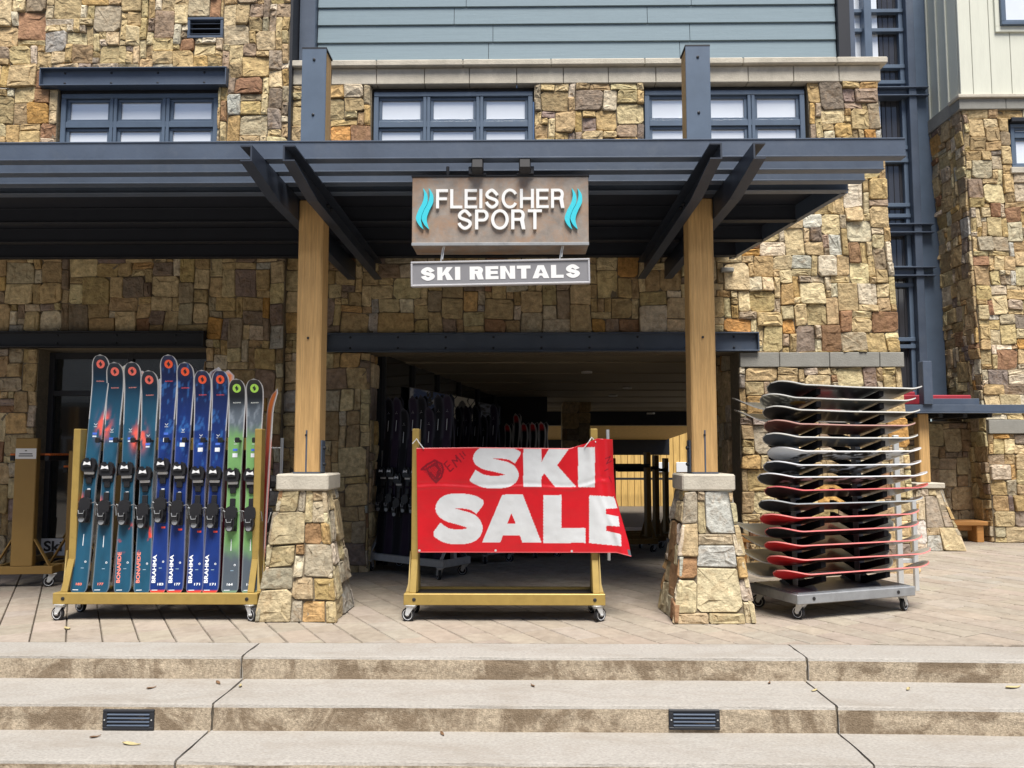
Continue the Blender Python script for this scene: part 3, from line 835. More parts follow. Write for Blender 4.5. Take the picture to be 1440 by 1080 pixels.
MB().box(XT-.09, XT+2.8, YG-.1, YG+.2, zc2-.033, zc2+.02, .008).build('coping_stone', 'cast_stone', wing)
MB().box(XT-.05, XT+.0, YG+.205, YG+SIDE+.4, zb+.002, zc2+.02, .006).build('course_block', 'grey_block', wing)
zt = 9.2
xs = [XT-.01]; 
for d in (.19, .27, .30, .27, .30, .27, .30, .3): xs.append(xs[-1]+d)
for a, b in zip(xs[:-1], xs[1:]):
    MB().box(a+.004, b-.004, YG-.02, YG+.02, zc2+.025, zt, .004).build('siding_panel', 'cream_siding', wing)
MB().box(XT+.01, XT+2.5, YG+.02, YG+.2, zc2, zt).build('siding_backing', 'grey_block', wing)
yy = YG+.03; k = 0
for k in range(5):
    MB().box(XT-.005, XT+.03, yy+.006, yy+.26, zc2+.025, zt, .003).build('siding_panel', 'cream_siding', wing)
    MB().box(XT-.03, XT-.006, yy+.245, yy+.275, zc2+.025, zt, .003).build('batten', 'cream_siding', wing); yy += .265
wx0 = X(1404, 20, YG-.02); wz0 = Z(1404, 38, YG-.02)
MB().box(wx0-.07, wx0+1.4, YG-.05, YG-.022, wz0-.09, wz0-.003, .004).build('window_trim', 'cream_siding', wing)
MB().box(wx0-.07, wx0-.002, YG-.05, YG-.022, wz0-.003, zt, .004).build('window_trim', 'cream_siding', wing)
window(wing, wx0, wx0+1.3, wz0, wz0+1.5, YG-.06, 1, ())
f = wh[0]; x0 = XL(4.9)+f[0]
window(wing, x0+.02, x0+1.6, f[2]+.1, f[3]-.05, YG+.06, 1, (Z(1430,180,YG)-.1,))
MB().box(x0-.05, x0+1.6, YG-.06, YG+.14, f[2]-.0, f[2]+.09, .008).build('window_sill', 'cast_stone', wing)
MB().box(x0-.0, x0+1.6, YG-.04, YG+.14, f[3]-.045, f[3]+.02, .006).build('window_head', 'dark_steel', wing)
g = wh[1]
for k in range(4):
    MB().box(XL(g[2])+.01+k*.55, XL(g[2])+.555+k*.55, YG-.05, YG+.1, g[2]+.003, g[3]-.003, .006).build('course_block', 'grey_block', wing)

YC = 12.05
glz = thing('glazed_stairwell', 'narrow blue steel and glass stairwell set back between the stone walls', 'building')
cx = lambda px, py=250: X(px, py, YC)
cw = lambda py: Z(1260, py, YC)
MB().box(cx(1130), cx(1300), YC+.12, YC+.3, 0, 9.4).build('back_wall', 'dark_steel', glz)
xa, xb = 4.55, cx(1262, 250); xm = cx(1216, 60)
# big column next to the wing
xc0, xc1 = cx(1272, 150), cx(1302, 150)
MB().box(xc0, xc0+.12, YC-.16, YC+.1, 1.8, 9.4, .006).build('column', 'steel', glz)
MB().box(xc0+.122, xc1+.1, YC-.08, YC+.1, 1.8, 9.4, .006).build('column', 'steel_frame', glz)
MB().box(xm-.06, xm+.06, YC-.14, YC+.05, 1.8, 9.4, .006).build('mullion', 'steel_frame', glz)
rows = [0-60, 18, 44, 96, 116, 146, 232, 246, 298, 318, 396, 404, 470, 490, 560]
for py in (-30, 18, 45, 96, 118, 210, 228, 290, 305, 378, 402, 478, 488):
    z = cw(py)
    MB().box(xa, xc0-.003, YC-.07, YC+.06, z-.03, z+.03, .004).build('transom', 'steel_frame', glz)
for py in (140, 330, 390):
    z = cw(py); 
    MB().box(xa, xc0+.3, YC-.19, YC+.04, z-.02, z+.0, .003).build('spandrel_flange', 'steel', glz)
    MB().box(xa, xc0-.004, YC-.11, YC+.03, z+.002, z+.11, .003).build('spandrel', 'steel', glz)
    MB().box(xa, xc0+.3, YC-.19, YC+.04, z+.112, z+.132, .003).build('spandrel_flange', 'steel', glz)
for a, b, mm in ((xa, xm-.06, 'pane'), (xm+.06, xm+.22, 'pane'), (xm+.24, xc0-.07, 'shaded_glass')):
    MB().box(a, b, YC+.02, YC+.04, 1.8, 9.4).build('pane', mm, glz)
MB().box(xc0-.07, xc0-.003, YC-.05, YC+.06, 1.8, 9.4, .004).build('mullion', 'steel_frame', glz)
for k in range(5):
    x = xm+.3+k*.09
    MB().box(x, x+.008, YC+.012, YC+.019, 1.8, 9.4).build('blind_cord', 'black_plastic', glz)

opp = thing('plaza_building', 'pale roofed lodge across the plaza mirrored in the shop glass', 'building')
YO = -20.0
mat('brown_cladding', (.20,.145,.10), .75, var=.15, vscale=3, stretch=(6,6,.4), spec=.3)
mat('pale_roof', (.60,.61,.60), .5, var=.06, vscale=2)
MB().box(-34, 26, YO-8, YO, -.45, 9.6).build('wall', 'brown_cladding', opp)
m = MB(); m.add([(-34.6,YO+.9,9.5),(26.6,YO+.9,9.5),(26.6,YO-4,12.4),(-34.6,YO-4,12.4),(-34.6,YO+.9,9.75),(26.6,YO+.9,9.75),(26.6,YO-4,12.65),(-34.6,YO-4,12.65)], [[0,1,2,3],[4,5,6,7],[0,1,5,4],[1,2,6,5],[2,3,7,6],[3,0,4,7]]); m.build('roof', 'pale_roof', opp)
pav = thing('plaza_pavilion', 'open pavilion with a pale slatted roof across the plaza mirrored in the shop glass', 'pavilion')
m = MB(); m.add([(-24,-10.5,2.9),(-9,-10.5,2.9),(-9,-13.6,5.2),(-24,-13.6,5.2),(-24,-10.5,3.0),(-9,-10.5,3.0),(-9,-13.6,5.3),(-24,-13.6,5.3)], [[0,1,2,3],[4,5,6,7],[0,1,5,4],[1,2,6,5],[2,3,7,6],[3,0,4,7]]); pr_ = m.build('roof', 'grey_block', pav)
for k in range(20):
    f_ = (k+.3)/20; y_ = -10.5-3.1*f_; z_ = 3.02+2.3*f_
    MB().box(-24, -9, y_-.06, y_+.03, z_, z_+.08).build('roof_slat', 'pale_roof', pr_)
for k in range(6):
    for y_, h_ in ((-10.8, 3.1), (-13.4, 5.0)):
        MB().box(-23.8+k*2.9, -23.55+k*2.9, y_-.12, y_+.12, -.445, h_).build('post', 'timber', pav)
for k in range(30):
    MB().box(-23.7+k*.5, -23.6+k*.5, -10.84, -10.78, .75, 1.75).build('baluster', 'pale_roof', pav)
MB().box(-23.8, -9.1, -10.88, -10.74, 1.75, 1.84).build('handrail', 'pale_roof', pav); MB().box(-23.8, -9.1, -10.86, -10.76, .67, .75).build('bottom_rail', 'pale_roof', pav)
for j, zz in enumerate((.6, 3.6, 6.6)):
    for k in range(14):
        xx = -32+k*4.1
        if j < 2 and -29 < xx < -12: continue
        f_ = MB().box(xx, xx+1.8, YO, YO+.06, zz, zz+1.9, .02).build('window', 'steel_frame', opp)
        MB().box(xx+.1, xx+1.7, YO+.061, YO+.075, zz+.1, zz+1.8).build('pane', 'shaded_glass', f_)
# small canopy in front of the wing, its stone-footed post, bench
per = thing('side_canopy', 'low blue steel canopy beam with upstand post in front of the wing', 'canopy')
YP = 10.3
z1 = Z(1350, 569, YP); z0 = Z(1350, 579, YP)
MB().box(X(1275,575,YP)-.35, 8.6, YP, YP+.12, z0, z1, .004).build('beam', 'steel', per)
MB().box(X(1275,575,YP)-.35, 8.6, YP-.02, YP+.14, z0-.018, z0-.003, .003).build('beam_flange', 'steel', per)
MB().box(X(1297,540,YP), X(1310,540,YP), YP-.03, YP+.1, z1+.002, Z(1303,508,YP), .005).build('upstand_post', 'steel', per)
MB().box(X(1310,565,YP)+.004, X(1390,565,YP), YP+.2, YP+.3, z1+.01, Z(1350,559,YP), .004).build('kerb_beam', 'steel', per)
MB().box(X(1268,565,YP), X(1386,565,YP), YP+.32, YP+.36, z1+.02, Z(1350,553,YP), .01).build('red_trim', 'red_metal', per)
MB().box(X(1260,565,YP), X(1320,565,YP), YP+.6, YP+.9, z1, z1+.22, .01).build('red_trim', 'red_metal', per)
MB().box(X(1275,575,YP)-.35, 6.62, YP+.15, YG+SIDE+.25, z0+.0, z0+.05).build('roof_deck', 'deck', per)
for k in range(4):
    xk = 5.3+k*.33
    MB().box(xk, xk+.06, YP+.15, 11.2, z0-.07, z0-.002, .004).build('purlin', 'dark_steel', per)
rk = MB(); rk.box(5.0, 6.72, 11.55, 11.8, 0, z0-.08); rb = rk.build('alcove_wall', 'mortar', per)
sal = StoneSet(per, 120); sal.panel((5.0, 6.70), (0, z0-.1), [], .085, lambda u, v, d: Vector((u, 11.55-d, v)), rw, pal=[((.36,.30,.20), 3), ((.30,.22,.14), 2), ((.42,.36,.26), 2), ((.24,.20,.17), 1)])
sal.finish()
def bench(label, x0, x1, y, zs, dep=.32):
    t = thing('bench', label, 'bench', Matrix.Translation(((x0+x1)/2, y, 0))); w = (x1-x0)/2
    for k in range(3):
        MB().box(-w, w, -dep/2+k*dep/3+.004, -dep/2+(k+1)*dep/3-.004, zs-.06, zs, .008).build('seat_board', 'bench_wood', t)
    for s in (-1, 1):
        MB().box(s*(w-.10)-.05, s*(w-.10)+.05, -dep/2+.03, dep/2-.03, 0, zs-.062, .008).build('leg', 'bench_wood', t)
    MB().box(-w+.16, w-.16, -.03, .03, zs-.14, zs-.07, .004).build('rail', 'bench_wood', t)
bench('low wooden bench in the shaded alcove under the side canopy', X(1322,733,11.2), X(1384,733,11.2), 11.25, .30, .3)
bench('orange wooden bench half hidden behind the stone pedestal by the snowboards', 1.62, X(1054,752,7.9), 7.95, .44, .3)

# ------------------------------------------------------------------ canopy and its columns
can = thing('entrance_canopy', 'dark blue steel entrance canopy of stacked channel beams over the forecourt', 'canopy')
PZ0, PZ1 = 3.356, 3.495
edge = lambda y: 2.70 - .155*(y-5.3)
def c_beam(y, x0, x1, h0=PZ0, h1=PZ1, m_='steel'):
    m = MB(); ft = .010; d = .07
    m.box(x0, x1, y-.004, y+.006, h0+ft, h1-ft)
    m.box(x0, x1, y-.020, y+d, h0, h0+ft, .002); m.box(x0, x1, y-.010, y+d, h1-ft, h1, .002)
    return m.build('purlin', m_, can)
for y in (5.3, 5.55, 5.78, 6.0): c_beam(y, -7.2, edge(y))
for y in (6.78, 7.42, 8.02): c_beam(y, -7.2, edge(y), m_='deck')  # rear purlins: the shade under the canopy put into a darker colour
m = MB(); q = [(-7.2,5.83),(edge(5.83)+.01,5.83),(edge(8.35),8.35),(-7.2,8.35)]
m.add([(x,y,3.498) for x,y in q]+[(x,y,3.525) for x,y in q], [[0,1,2,3],[4,5,6,7]]+[[i,(i+1)%4,(i+1)%4+4,i+4] for i in range(4)])
m.build('deck', 'deck', can)
m = MB(); m.add([(edge(6.05)-.02,6.05,PZ0-.0),(edge(6.05)+.03,6.05,PZ0),(edge(8.18)+.03,8.18,PZ0),(edge(8.18)-.02,8.18,PZ0),(edge(6.05)-.02,6.05,PZ1),(edge(6.05)+.03,6.05,PZ1),(edge(8.18)+.03,8.18,PZ1),(edge(8.18)-.02,8.18,PZ1)],
    [[0,1,2,3],[4,5,6,7],[0,1,5,4],[1,2,6,5],[2,3,7,6],[3,0,4,7]]); m.build('edge_beam', 'steel', can)
# paired outrigger channels clasping each column
CY = 6.2; CW = .20
cols = [-1.715, 1.445]
OZ1 = PZ0-.004; OZ0 = OZ1-.19
for cxm in cols:
    for s in (-1, 1):
        x = cxm + s*(CW/2+.010)
        m = MB()
        outl = [(5.02, OZ1), (8.25, OZ1), (8.25, OZ0), (5.62, OZ0), (5.02, OZ1-.11)]
        def pr(ol, a, b):
            n = len(ol); vs = [Vector((a, y, z)) for y, z in ol]+[Vector((b, y, z)) for y, z in ol]
            m.add(vs, [list(range(n)), [i+n for i in range(n)]]+[[i,(i+1)%n,(i+1)%n+n,i+n] for i in range(n)])
        pr(outl, x-.006, x+.006)
        xf = x + s*.006; xo = x + s*.075
        m.box(min(xf,xo), max(xf,xo), 5.02, 8.25, OZ1-.010, OZ1)
        m.box(min(xf,xo), max(xf,xo), 5.62, 8.25, OZ0, OZ0+.010)
        # sloped lip under the tip
        pr2 = [Vector((xf,5.02,OZ1-.11)),Vector((xo,5.02,OZ1-.11)),Vector((xo,5.62,OZ0)),Vector((xf,5.62,OZ0))]
        m.add(pr2+[v+Vector((0,0,.009)) for v in pr2], [[0,1,2,3],[4,5,6,7],[0,1,5,4],[1,2,6,5],[2,3,7,6],[3,0,4,7]])
        o = m.build('outrigger', 'navy_steel', can)
        for yb in (CY-.05, CY+.05):
            for zb_ in (OZ0+.05, OZ1-.05):
                MB().lathe([(.018,0),(.018,.012),(.010,.022)], Matrix.Translation((x+s*.006, yb, zb_)) @ Matrix.Rotation(s*math.pi/2, 4, 'Y'), 8).build('bolt', 'dark_steel', o)

PPED = [((.50,.42,.27), 20), ((.56,.49,.34), 18), ((.46,.38,.24), 10), ((.48,.34,.16), 6), ((.40,.36,.28), 10), ((.52,.52,.48), 7), ((.60,.55,.43), 8), ((.36,.22,.12), 4), ((.34,.30,.25), 4)]
def pedestal(t, hb, ht, H, seed, limit=300, cell=.085):
    r = random.Random(seed)
    m = MB(); a = hb-.02; b = ht-.02
    vs = [(-a,-a,0),(a,-a,0),(a,a,0),(-a,a,0),(-b,-b,H),(b,-b,H),(b,b,H),(-b,b,H)]
    m.add([Vector(v) for v in vs], [[0,1,2,3],[4,5,6,7],[0,1,5,4],[1,2,6,5],[2,3,7,6],[3,0,4,7]])
    core = m.build('pedestal', 'mortar', t)
    sz = [((2,2),10),((3,2),14),((2,3),4),((3,3),6),((4,3),5),((1,2),7),((2,1),4),((1,3),4),((4,2),5)]
    items = []
    for k in range(4):
        ca, sa = math.cos(k*math.pi/2), math.sin(k*math.pi/2)
        def f(u, v, d):
            hw = hb + (ht-hb)*v/H
            x = u*hw/hb*1.02; y = -(hw-.02+d)
            return Vector((x*ca-y*sa, x*sa+y*ca, max(0, v)))
        for rect in stone_layout((-hb, hb), (0, H), [], cell, r, sz):
            vs, fs = stone_geo(rect, f, r, joint=.010, proud=.024, warp=.008)
            mm = MB(); mm.cur = pick_col(r, PPED, (.90,.87,.83)); mm.add(vs, fs); mm.build('stone', 'stone', core)
for cxm, lab, sd_ in ((cols[0], 'timber canopy post on a tapered stone pedestal beside the rack of upright skis', 31), (cols[1], 'timber canopy post on a tapered stone pedestal beside the snowboard rack', 47)):
    t = thing('canopy_column', lab, 'column', Matrix.Translation((cxm, CY, 0)), 'timber posts carrying the entrance canopy')
    pedestal(t, .31, .185, .985, sd_)
    MB().box(-.205, .205, -.205, .205, .987, 1.115, .012).build('cap_stone', 'cast_stone', t)
    h = CW/2
    MB().box(-h, h, -h, h, 1.117, OZ1-.012, .012).build('post', 'timber', t)
    m = MB()
    m.box(-.006, .006, -h-.006, -h+.004, 1.119, 1.46, .002); m.box(-h-.002, h+.002, -h-.004, h+.004, 1.1165, 1.128)
    sx = 1 if cxm < 0 else -1
    m.box(min(sx*h, sx*(h+.012)), max(sx*h, sx*(h+.012)), -.05, .05, 1.13, 1.38, .002)
    pl = m.build('base_plate', 'steel', t)
    for z in (1.19, 1.32):
        MB().lathe([(.016,0),(.016,.012),(.008,.02)], Matrix.Translation((sx*(h+.012), 0, z)) @ Matrix.Rotation(sx*math.pi/2, 4, 'Y'), 8).build('bolt', 'dark_steel', pl)
    for z in (1.42, 2.2):
        MB().lathe([(.010,0),(.010,.004)], Matrix.Translation((-.003, -h-.004, z)) @ Matrix.Rotation(math.pi/2, 4, 'X'), 8).build('bolt', 'dark_steel', t)
    ztop = 4.62
    MB().box(-h+.006, h-.006, -h+.014, h, PZ1+.035, ztop-.01, .006).build('upper_post', 'timber', t)
    fp = MB().box(-h, h, -h, -h+.012, PZ1+.035, ztop, .002).build('face_plate', 'steel_frame', t)
    MB().box(-h-.002, h+.002, -h-.001, h+.004, ztop-.008, ztop+.006).build('post_cap', 'dark_steel', t)
    for z in (3.62, 4.05, 4.52):
        MB().lathe([(.012,0),(.012,.005),(.006,.009)], Matrix.Translation((0, -h, z)) @ Matrix.Rotation(math.pi/2, 4, 'X'), 8).build('bolt', 'dark_steel', fp)
# small column far right
t = thing('side_canopy_column', 'short timber post on a stone pedestal under the low side canopy', 'column', Matrix.Translation((X(1305,720,10.45)-.02, 10.5, 0)))
pedestal(t, .34, .16, .80, 77, cell=.10)
MB().box(-.19, .19, -.19, .19, .802, .875, .01).build('cap_stone', 'cast_stone', t)
MB().box(-.07, .07, -.07, .07, .877, z0-.02, .01).build('post', 'timber', t)

# ------------------------------------------------------------------ shop sign, lamps, rental sign
sg = thing('shop_sign', 'hanging mottled bronze box sign with raised white FLEISCHER SPORT letters and cyan waves', 'sign', Matrix.Translation((0, 5.35, 0)))
a = P(580, 247, 5.35); b = P(828, 344, 5.35)
sx0, sx1, sz0, sz1 = a.x, b.x, b.z, a.z
MB().box(sx0, sx1, 0, .27, sz0, sz1-.012, .003).build('box', 'sign_patina', sg)
MB().box(sx0-.006, sx1+.006, -.008, .276, sz1-.011, sz1, .002).build('top_cap', 'dark_steel', sg)
MB().box(sx0-.002, sx1+.002, -.004, .004, sz0-.004, sz0+.018, .002).build('bottom_trim', 'grey_steel', sg)
def sp(px, py): p_ = P(px, py, 5.35); return p_.x, p_.z
def letters(txt, pxa, pya, pxb, pyb, off, sp_=1.0):
    x0, z0_ = sp(pxa, pyb); x1, z1_ = sp(pxb, pya)
    word(sg, txt, Matrix.Translation((x0, -.0005, z0_)), x1-x0, z1_-z0_, .150, .115, .018, 'sign_letter')
letters('FLEISCHER', 613.5, 266.5, 793.5, 294, .012)
letters('SPORT', 643, 295.5, 762, 323.5, .012)
def wave(pxc, side):
    # a slim S-shaped flame, two side by side
    cl = [(pxc+5, 266), (pxc+8.5, 275), (pxc+7.5, 286), (pxc+2, 297), (pxc-1.5, 308), (pxc+1, 317), (pxc+5, 323)]
    wd = [0.2, 4.5, 7.0, 7.4, 7.4, 4.5, .2]
    cl = smooth_path(cl, 5); wi = np.interp(np.linspace(0, 6, len(cl)), range(7), wd)
    L = [(x-w/2, y) for (x, y), w in zip(cl, wi)]; Rr = [(x+w/2, y) for (x, y), w in zip(cl, wi)]
    ol = [sp(*p_) for p_ in L] + [sp(*p_) for p_ in reversed(Rr)]
    n = len(cl); m = MB()
    vs = [Vector((x, -.02, z)) for x, z in ol]+[Vector((x, 0.001, z)) for x, z in ol]; N = len(ol)
    fs = [[i, i+1, N-2-i, N-1-i] for i in range(n-1)] + [[i, (i+1)%N, (i+1)%N+N, i+N] for i in range(N)]
    m.add(vs, fs); m.build('wave_emblem', 'sign_cyan', sg)
for pxc in (590.5, 598.5, 799, 807): wave(pxc, 0)
for px in (627, 742):
    x = sp(px, 250)[0]; MB().tube([(x, .135, sz1-.002), (x, .135, OZ1+.02)], .012, 8).build('hanger', 'dark_steel', sg)
for px, s in ((672, 'beside the hanger nearer the skis'), (738, 'beside the hanger nearer the snowboards')):
    p_ = P(px, 236, 5.35)
    t = thing('sign_lamp', 'small black floodlight on top of the bronze sign '+s, 'lamp', Matrix.Translation((p_.x, 5.35, sz1)), 'floodlights above the shop sign')
    dx = -1 if px < 700 else 1
    M = Matrix.Translation((0, -.035, .055)) @ Matrix.Rotation(math.radians(-18), 4, 'X')
    MB().box(-.042, .042, -.035, .035, -.048, .048, .008, M).build('housing', 'black_plastic', t)
    MB().box(-.036, .036, -.041, -.034, -.042, .042, .002, M).build('lens', 'rubber', t)
    MB().box(dx*.045-.02, dx*.045+.02, -.03, .03, 0, .055, .004).build('bracket', 'dark_steel', t)
    MB().box(-.06, .06, -.015, .09, -.0, .012, .002).build('foot', 'dark_steel', t)
rt_ = thing('rental_sign', 'grey framed board reading SKI RENTALS hanging below the bronze sign', 'sign', Matrix.Translation((0, 5.385, 0)))
q = [P(578, 403.5, 5.385), P(830, 398.5, 5.385), P(830, 363.5, 5.385), P(578, 368.5, 5.385)]
tilt = math.atan2(q[1].z-q[0].z, q[1].x-q[0].x); w = (q[1]-q[0]).length; h = (q[3]-q[0]).length
RM = Matrix.Translation((q[0].x, 0, q[0].z)) @ Matrix.Rotation(-tilt, 4, 'Y')
m = MB(); fw = .013
m.box(0, w, -.012, .03, 0, fw, .003, RM); m.box(0, w, -.012, .03, h-fw, h, .003, RM); m.box(0, fw, -.011, .03, fw, h-fw, .002, RM); m.box(w-fw, w, -.011, .03, fw, h-fw, .002, RM)
m.build('frame', 'sign_frame', rt_)
MB().box(fw, w-fw, -.003, .02, fw, h-fw, 0, RM).build('panel', 'sign_grey', rt_)
word(rt_, 'SKI RENTALS', RM @ Matrix.Translation((.068, -.0031, .043)), w-.135, h-.086, .265, .09, .002, 'sign_letter')
for px in (620, 787):
    a = P(px, 352, 5.385); xx = a.x
    MB().tube([(xx, .0, RM.translation.z+h+(xx-q[0].x)*math.tan(tilt)-.002), (xx+.01, .0, a.z+.0), (xx+.018, 0.0, sz0+.0)], .0045, 6).build('hook', 'zinc', rt_)
    MB().tube([(xx+.014, -.012, RM.translation.z+h+(xx-q[0].x)*math.tan(tilt)+.012), (xx+.02, -.0, a.z-.002), (xx+.028, 0.0, sz0+.0)], .004, 6).build('hook', 'zinc', rt_)

# ------------------------------------------------------------------ casters and racks
def mk_caster_meshes():
    r = .052
    fk = MB()
    fk.box(-.032, .032, -.038, .038, -.008, 0, .002)                       # top plate
    fk.lathe([(.026,-.022),(.030,-.010)], Matrix.Identity(4), 14)
    for s in (-1, 1):
        fk.add([Vector((s*.024, y, z)) for y, z in ((-.03,-.012),(.03,-.012),(.045,-.072),(.028,-.086),(.012,-.072))] +
               [Vector((s*.020, y, z)) for y, z in ((-.03,-.012),(.03,-.012),(.045,-.072),(.028,-.086),(.012,-.072))],
               [[0,1,2,3,4],[9,8,7,6,5]] + [[i,(i+1)%5,(i+1)%5+5,i+5] for i in range(5)])
    fk.box(-.024, .024, -.031, .031, -.016, -.0085, .002)
    W = Matrix.Translation((0, .028, -.0735)) @ Matrix.Rotation(math.pi/2, 4, 'Y')
    ty = MB(); ty.lathe([(.0385,-.013),(.047,-.0145),(.052,-.009),(.052,.009),(.047,.0145),(.0385,.013)], W, 28)
    hb = MB(); hb.lathe([(.010,-.017),(.014,-.012),(.032,-.011),(.0395,-.0148),(.0395,.0148),(.032,.011),(.014,.012),(.010,.017)], W, 24)
    ax = MB(); ax.lathe([(.007,-.030),(.007,.030)], W, 10)
    return fk.mesh('caster','zinc'), ty.mesh('tyre','rubber',True), hb.mesh('rim','wheel_hub',True), ax.mesh('axle','zinc')
CAST = mk_caster_meshes()
def caster(parent, x, y, z, rz):
    """z is the mounting height; the wheel touches z - .1255"""
    o = link('caster', CAST[0], parent, M=TR(x, y, z, rz))
    link('tyre', CAST[1], o); link('rim', CAST[2], o); link('axle', CAST[3], o)
    return o
CH = .1255     # caster height
def ski_rack(label, M, W=1.57, D=.30, H=1.46, gold='gold', group=None, bumpers=None, wheels=(0,0,0,0), posts=True, back_bar=True):
    """low base frame on four casters, two end posts with gusset plates, a top holding bar"""
    t = thing('ski_rack', label, 'rack', M, group); w = W/2; d = D/2; z0, z1 = CH, CH+.085
    for s in (-1, 1):
        MB().box(-w, w, s*d-.02, s*d+.02, z0, z1, .004).build('base_beam', gold, t)
        MB().box(s*(w-.02)-.02, s*(w-.02)+.02, -d+.021, d-.021, z0+.002, z1-.002, .003).build('cross_beam', gold, t)
    MB().box(-w+.045, w-.045, -d+.021, d-.021, z0+.056, z0+.068).build('tray', 'black_plastic', t)
    for s in (-1, 1):
        x = s*(w-.065)
        MB().box(x-.028, x+.028, -.05, .05, z1-.01, H, .005).build('post', gold, t)
        # folded gusset plate: from the beam end up to the post
        m = MB()
        ol = [(s*(w-.004), z1), (s*(w-.004), z1+.05), (x-s*(-.029), z1+.33), (x+s*.029, z1)]
        ol = [(s*(w-.004), z1), (s*(w-.02), z1+.06), (x+s*.030, z1+.31), (x+s*.030, z1)]
        m.prism(ol, -.075, -.055); m.prism(ol, .055, .075)
        m.build('gusset', 'pale_gold' if gold == 'gold' else gold, t)
        MB().bar((x, -d+.02, z1), (x, -.05, z1+.24), .05, .012, .002).build('brace', gold, t)
        MB().bar((x, d-.02, z1), (x, .05, z1+.24), .05, .012, .002).build('brace', gold, t)
        MB().lathe([(.014,0),(.014,.004),(.008,.007)], Matrix.Translation((s*(w-.08), -d-.02, (z0+z1)/2)) @ Matrix.Rotation(math.pi/2, 4, 'X'), 10).build('bolt', 'black_plastic', t)
    if back_bar:
        MB().box(-w+.094, w-.094, -.03, .03, H-.14, H-.06, .004).build('top_bar', gold, t)
    for i, (x, y) in enumerate(((-w+.06, -d), (w-.06, -d), (-w+.06, d), (w-.06, d))):
        caster(t, x, y, z0, wheels[i])
    return t
# left rack of skis, banner rack
rackL = ski_rack('gold rolling rack loaded with upright teal, blue and green skis', TR((X(76,840,5.95)+X(363,840,5.95))/2, 6.10, 0, 0), W=X(363,840,5.95)-X(76,840,5.95), wheels=(1.35, -2.2, 1.2, 0.3), back_bar=False, H=1.47)
WL = X(363,840,5.95)-X(76,840,5.95)
MB().box(-WL/2+.094, WL/2-.094, .082, .112, 1.30, 1.40, .004).build('top_bar', 'gold', rackL)
rackB = ski_rack('gold rolling rack carrying the red sale banner', TR((X(568,840,5.95)+X(851,840,5.95))/2, 6.10, 0, 0), W=X(851,840,5.95)-X(568,840,5.95), wheels=(1.25, -.9, .8, .4), H=1.47, back_bar=False)
MB().box(-.69, .69, .055, .085, 1.17, 1.23, .004).build('top_bar', 'gold', rackB)
p_ = P(858, 700, 6.2)
tag(MB().tube([(p_.x, 6.33, .41), (p_.x-.0, 6.33, 1.47)], .014, 10).build('steel_pole', 'zinc', rackB) , '', '')
o = bpy.data.objects['steel_pole']; del o['label']; del o['category']; o.matrix_parent_inverse = Matrix.Translation(-rackB.matrix_world.translation) if False else Matrix.Translation(Vector((-((X(568,840,5.95)+X(851,840,5.95))/2), -6.10, 0)))

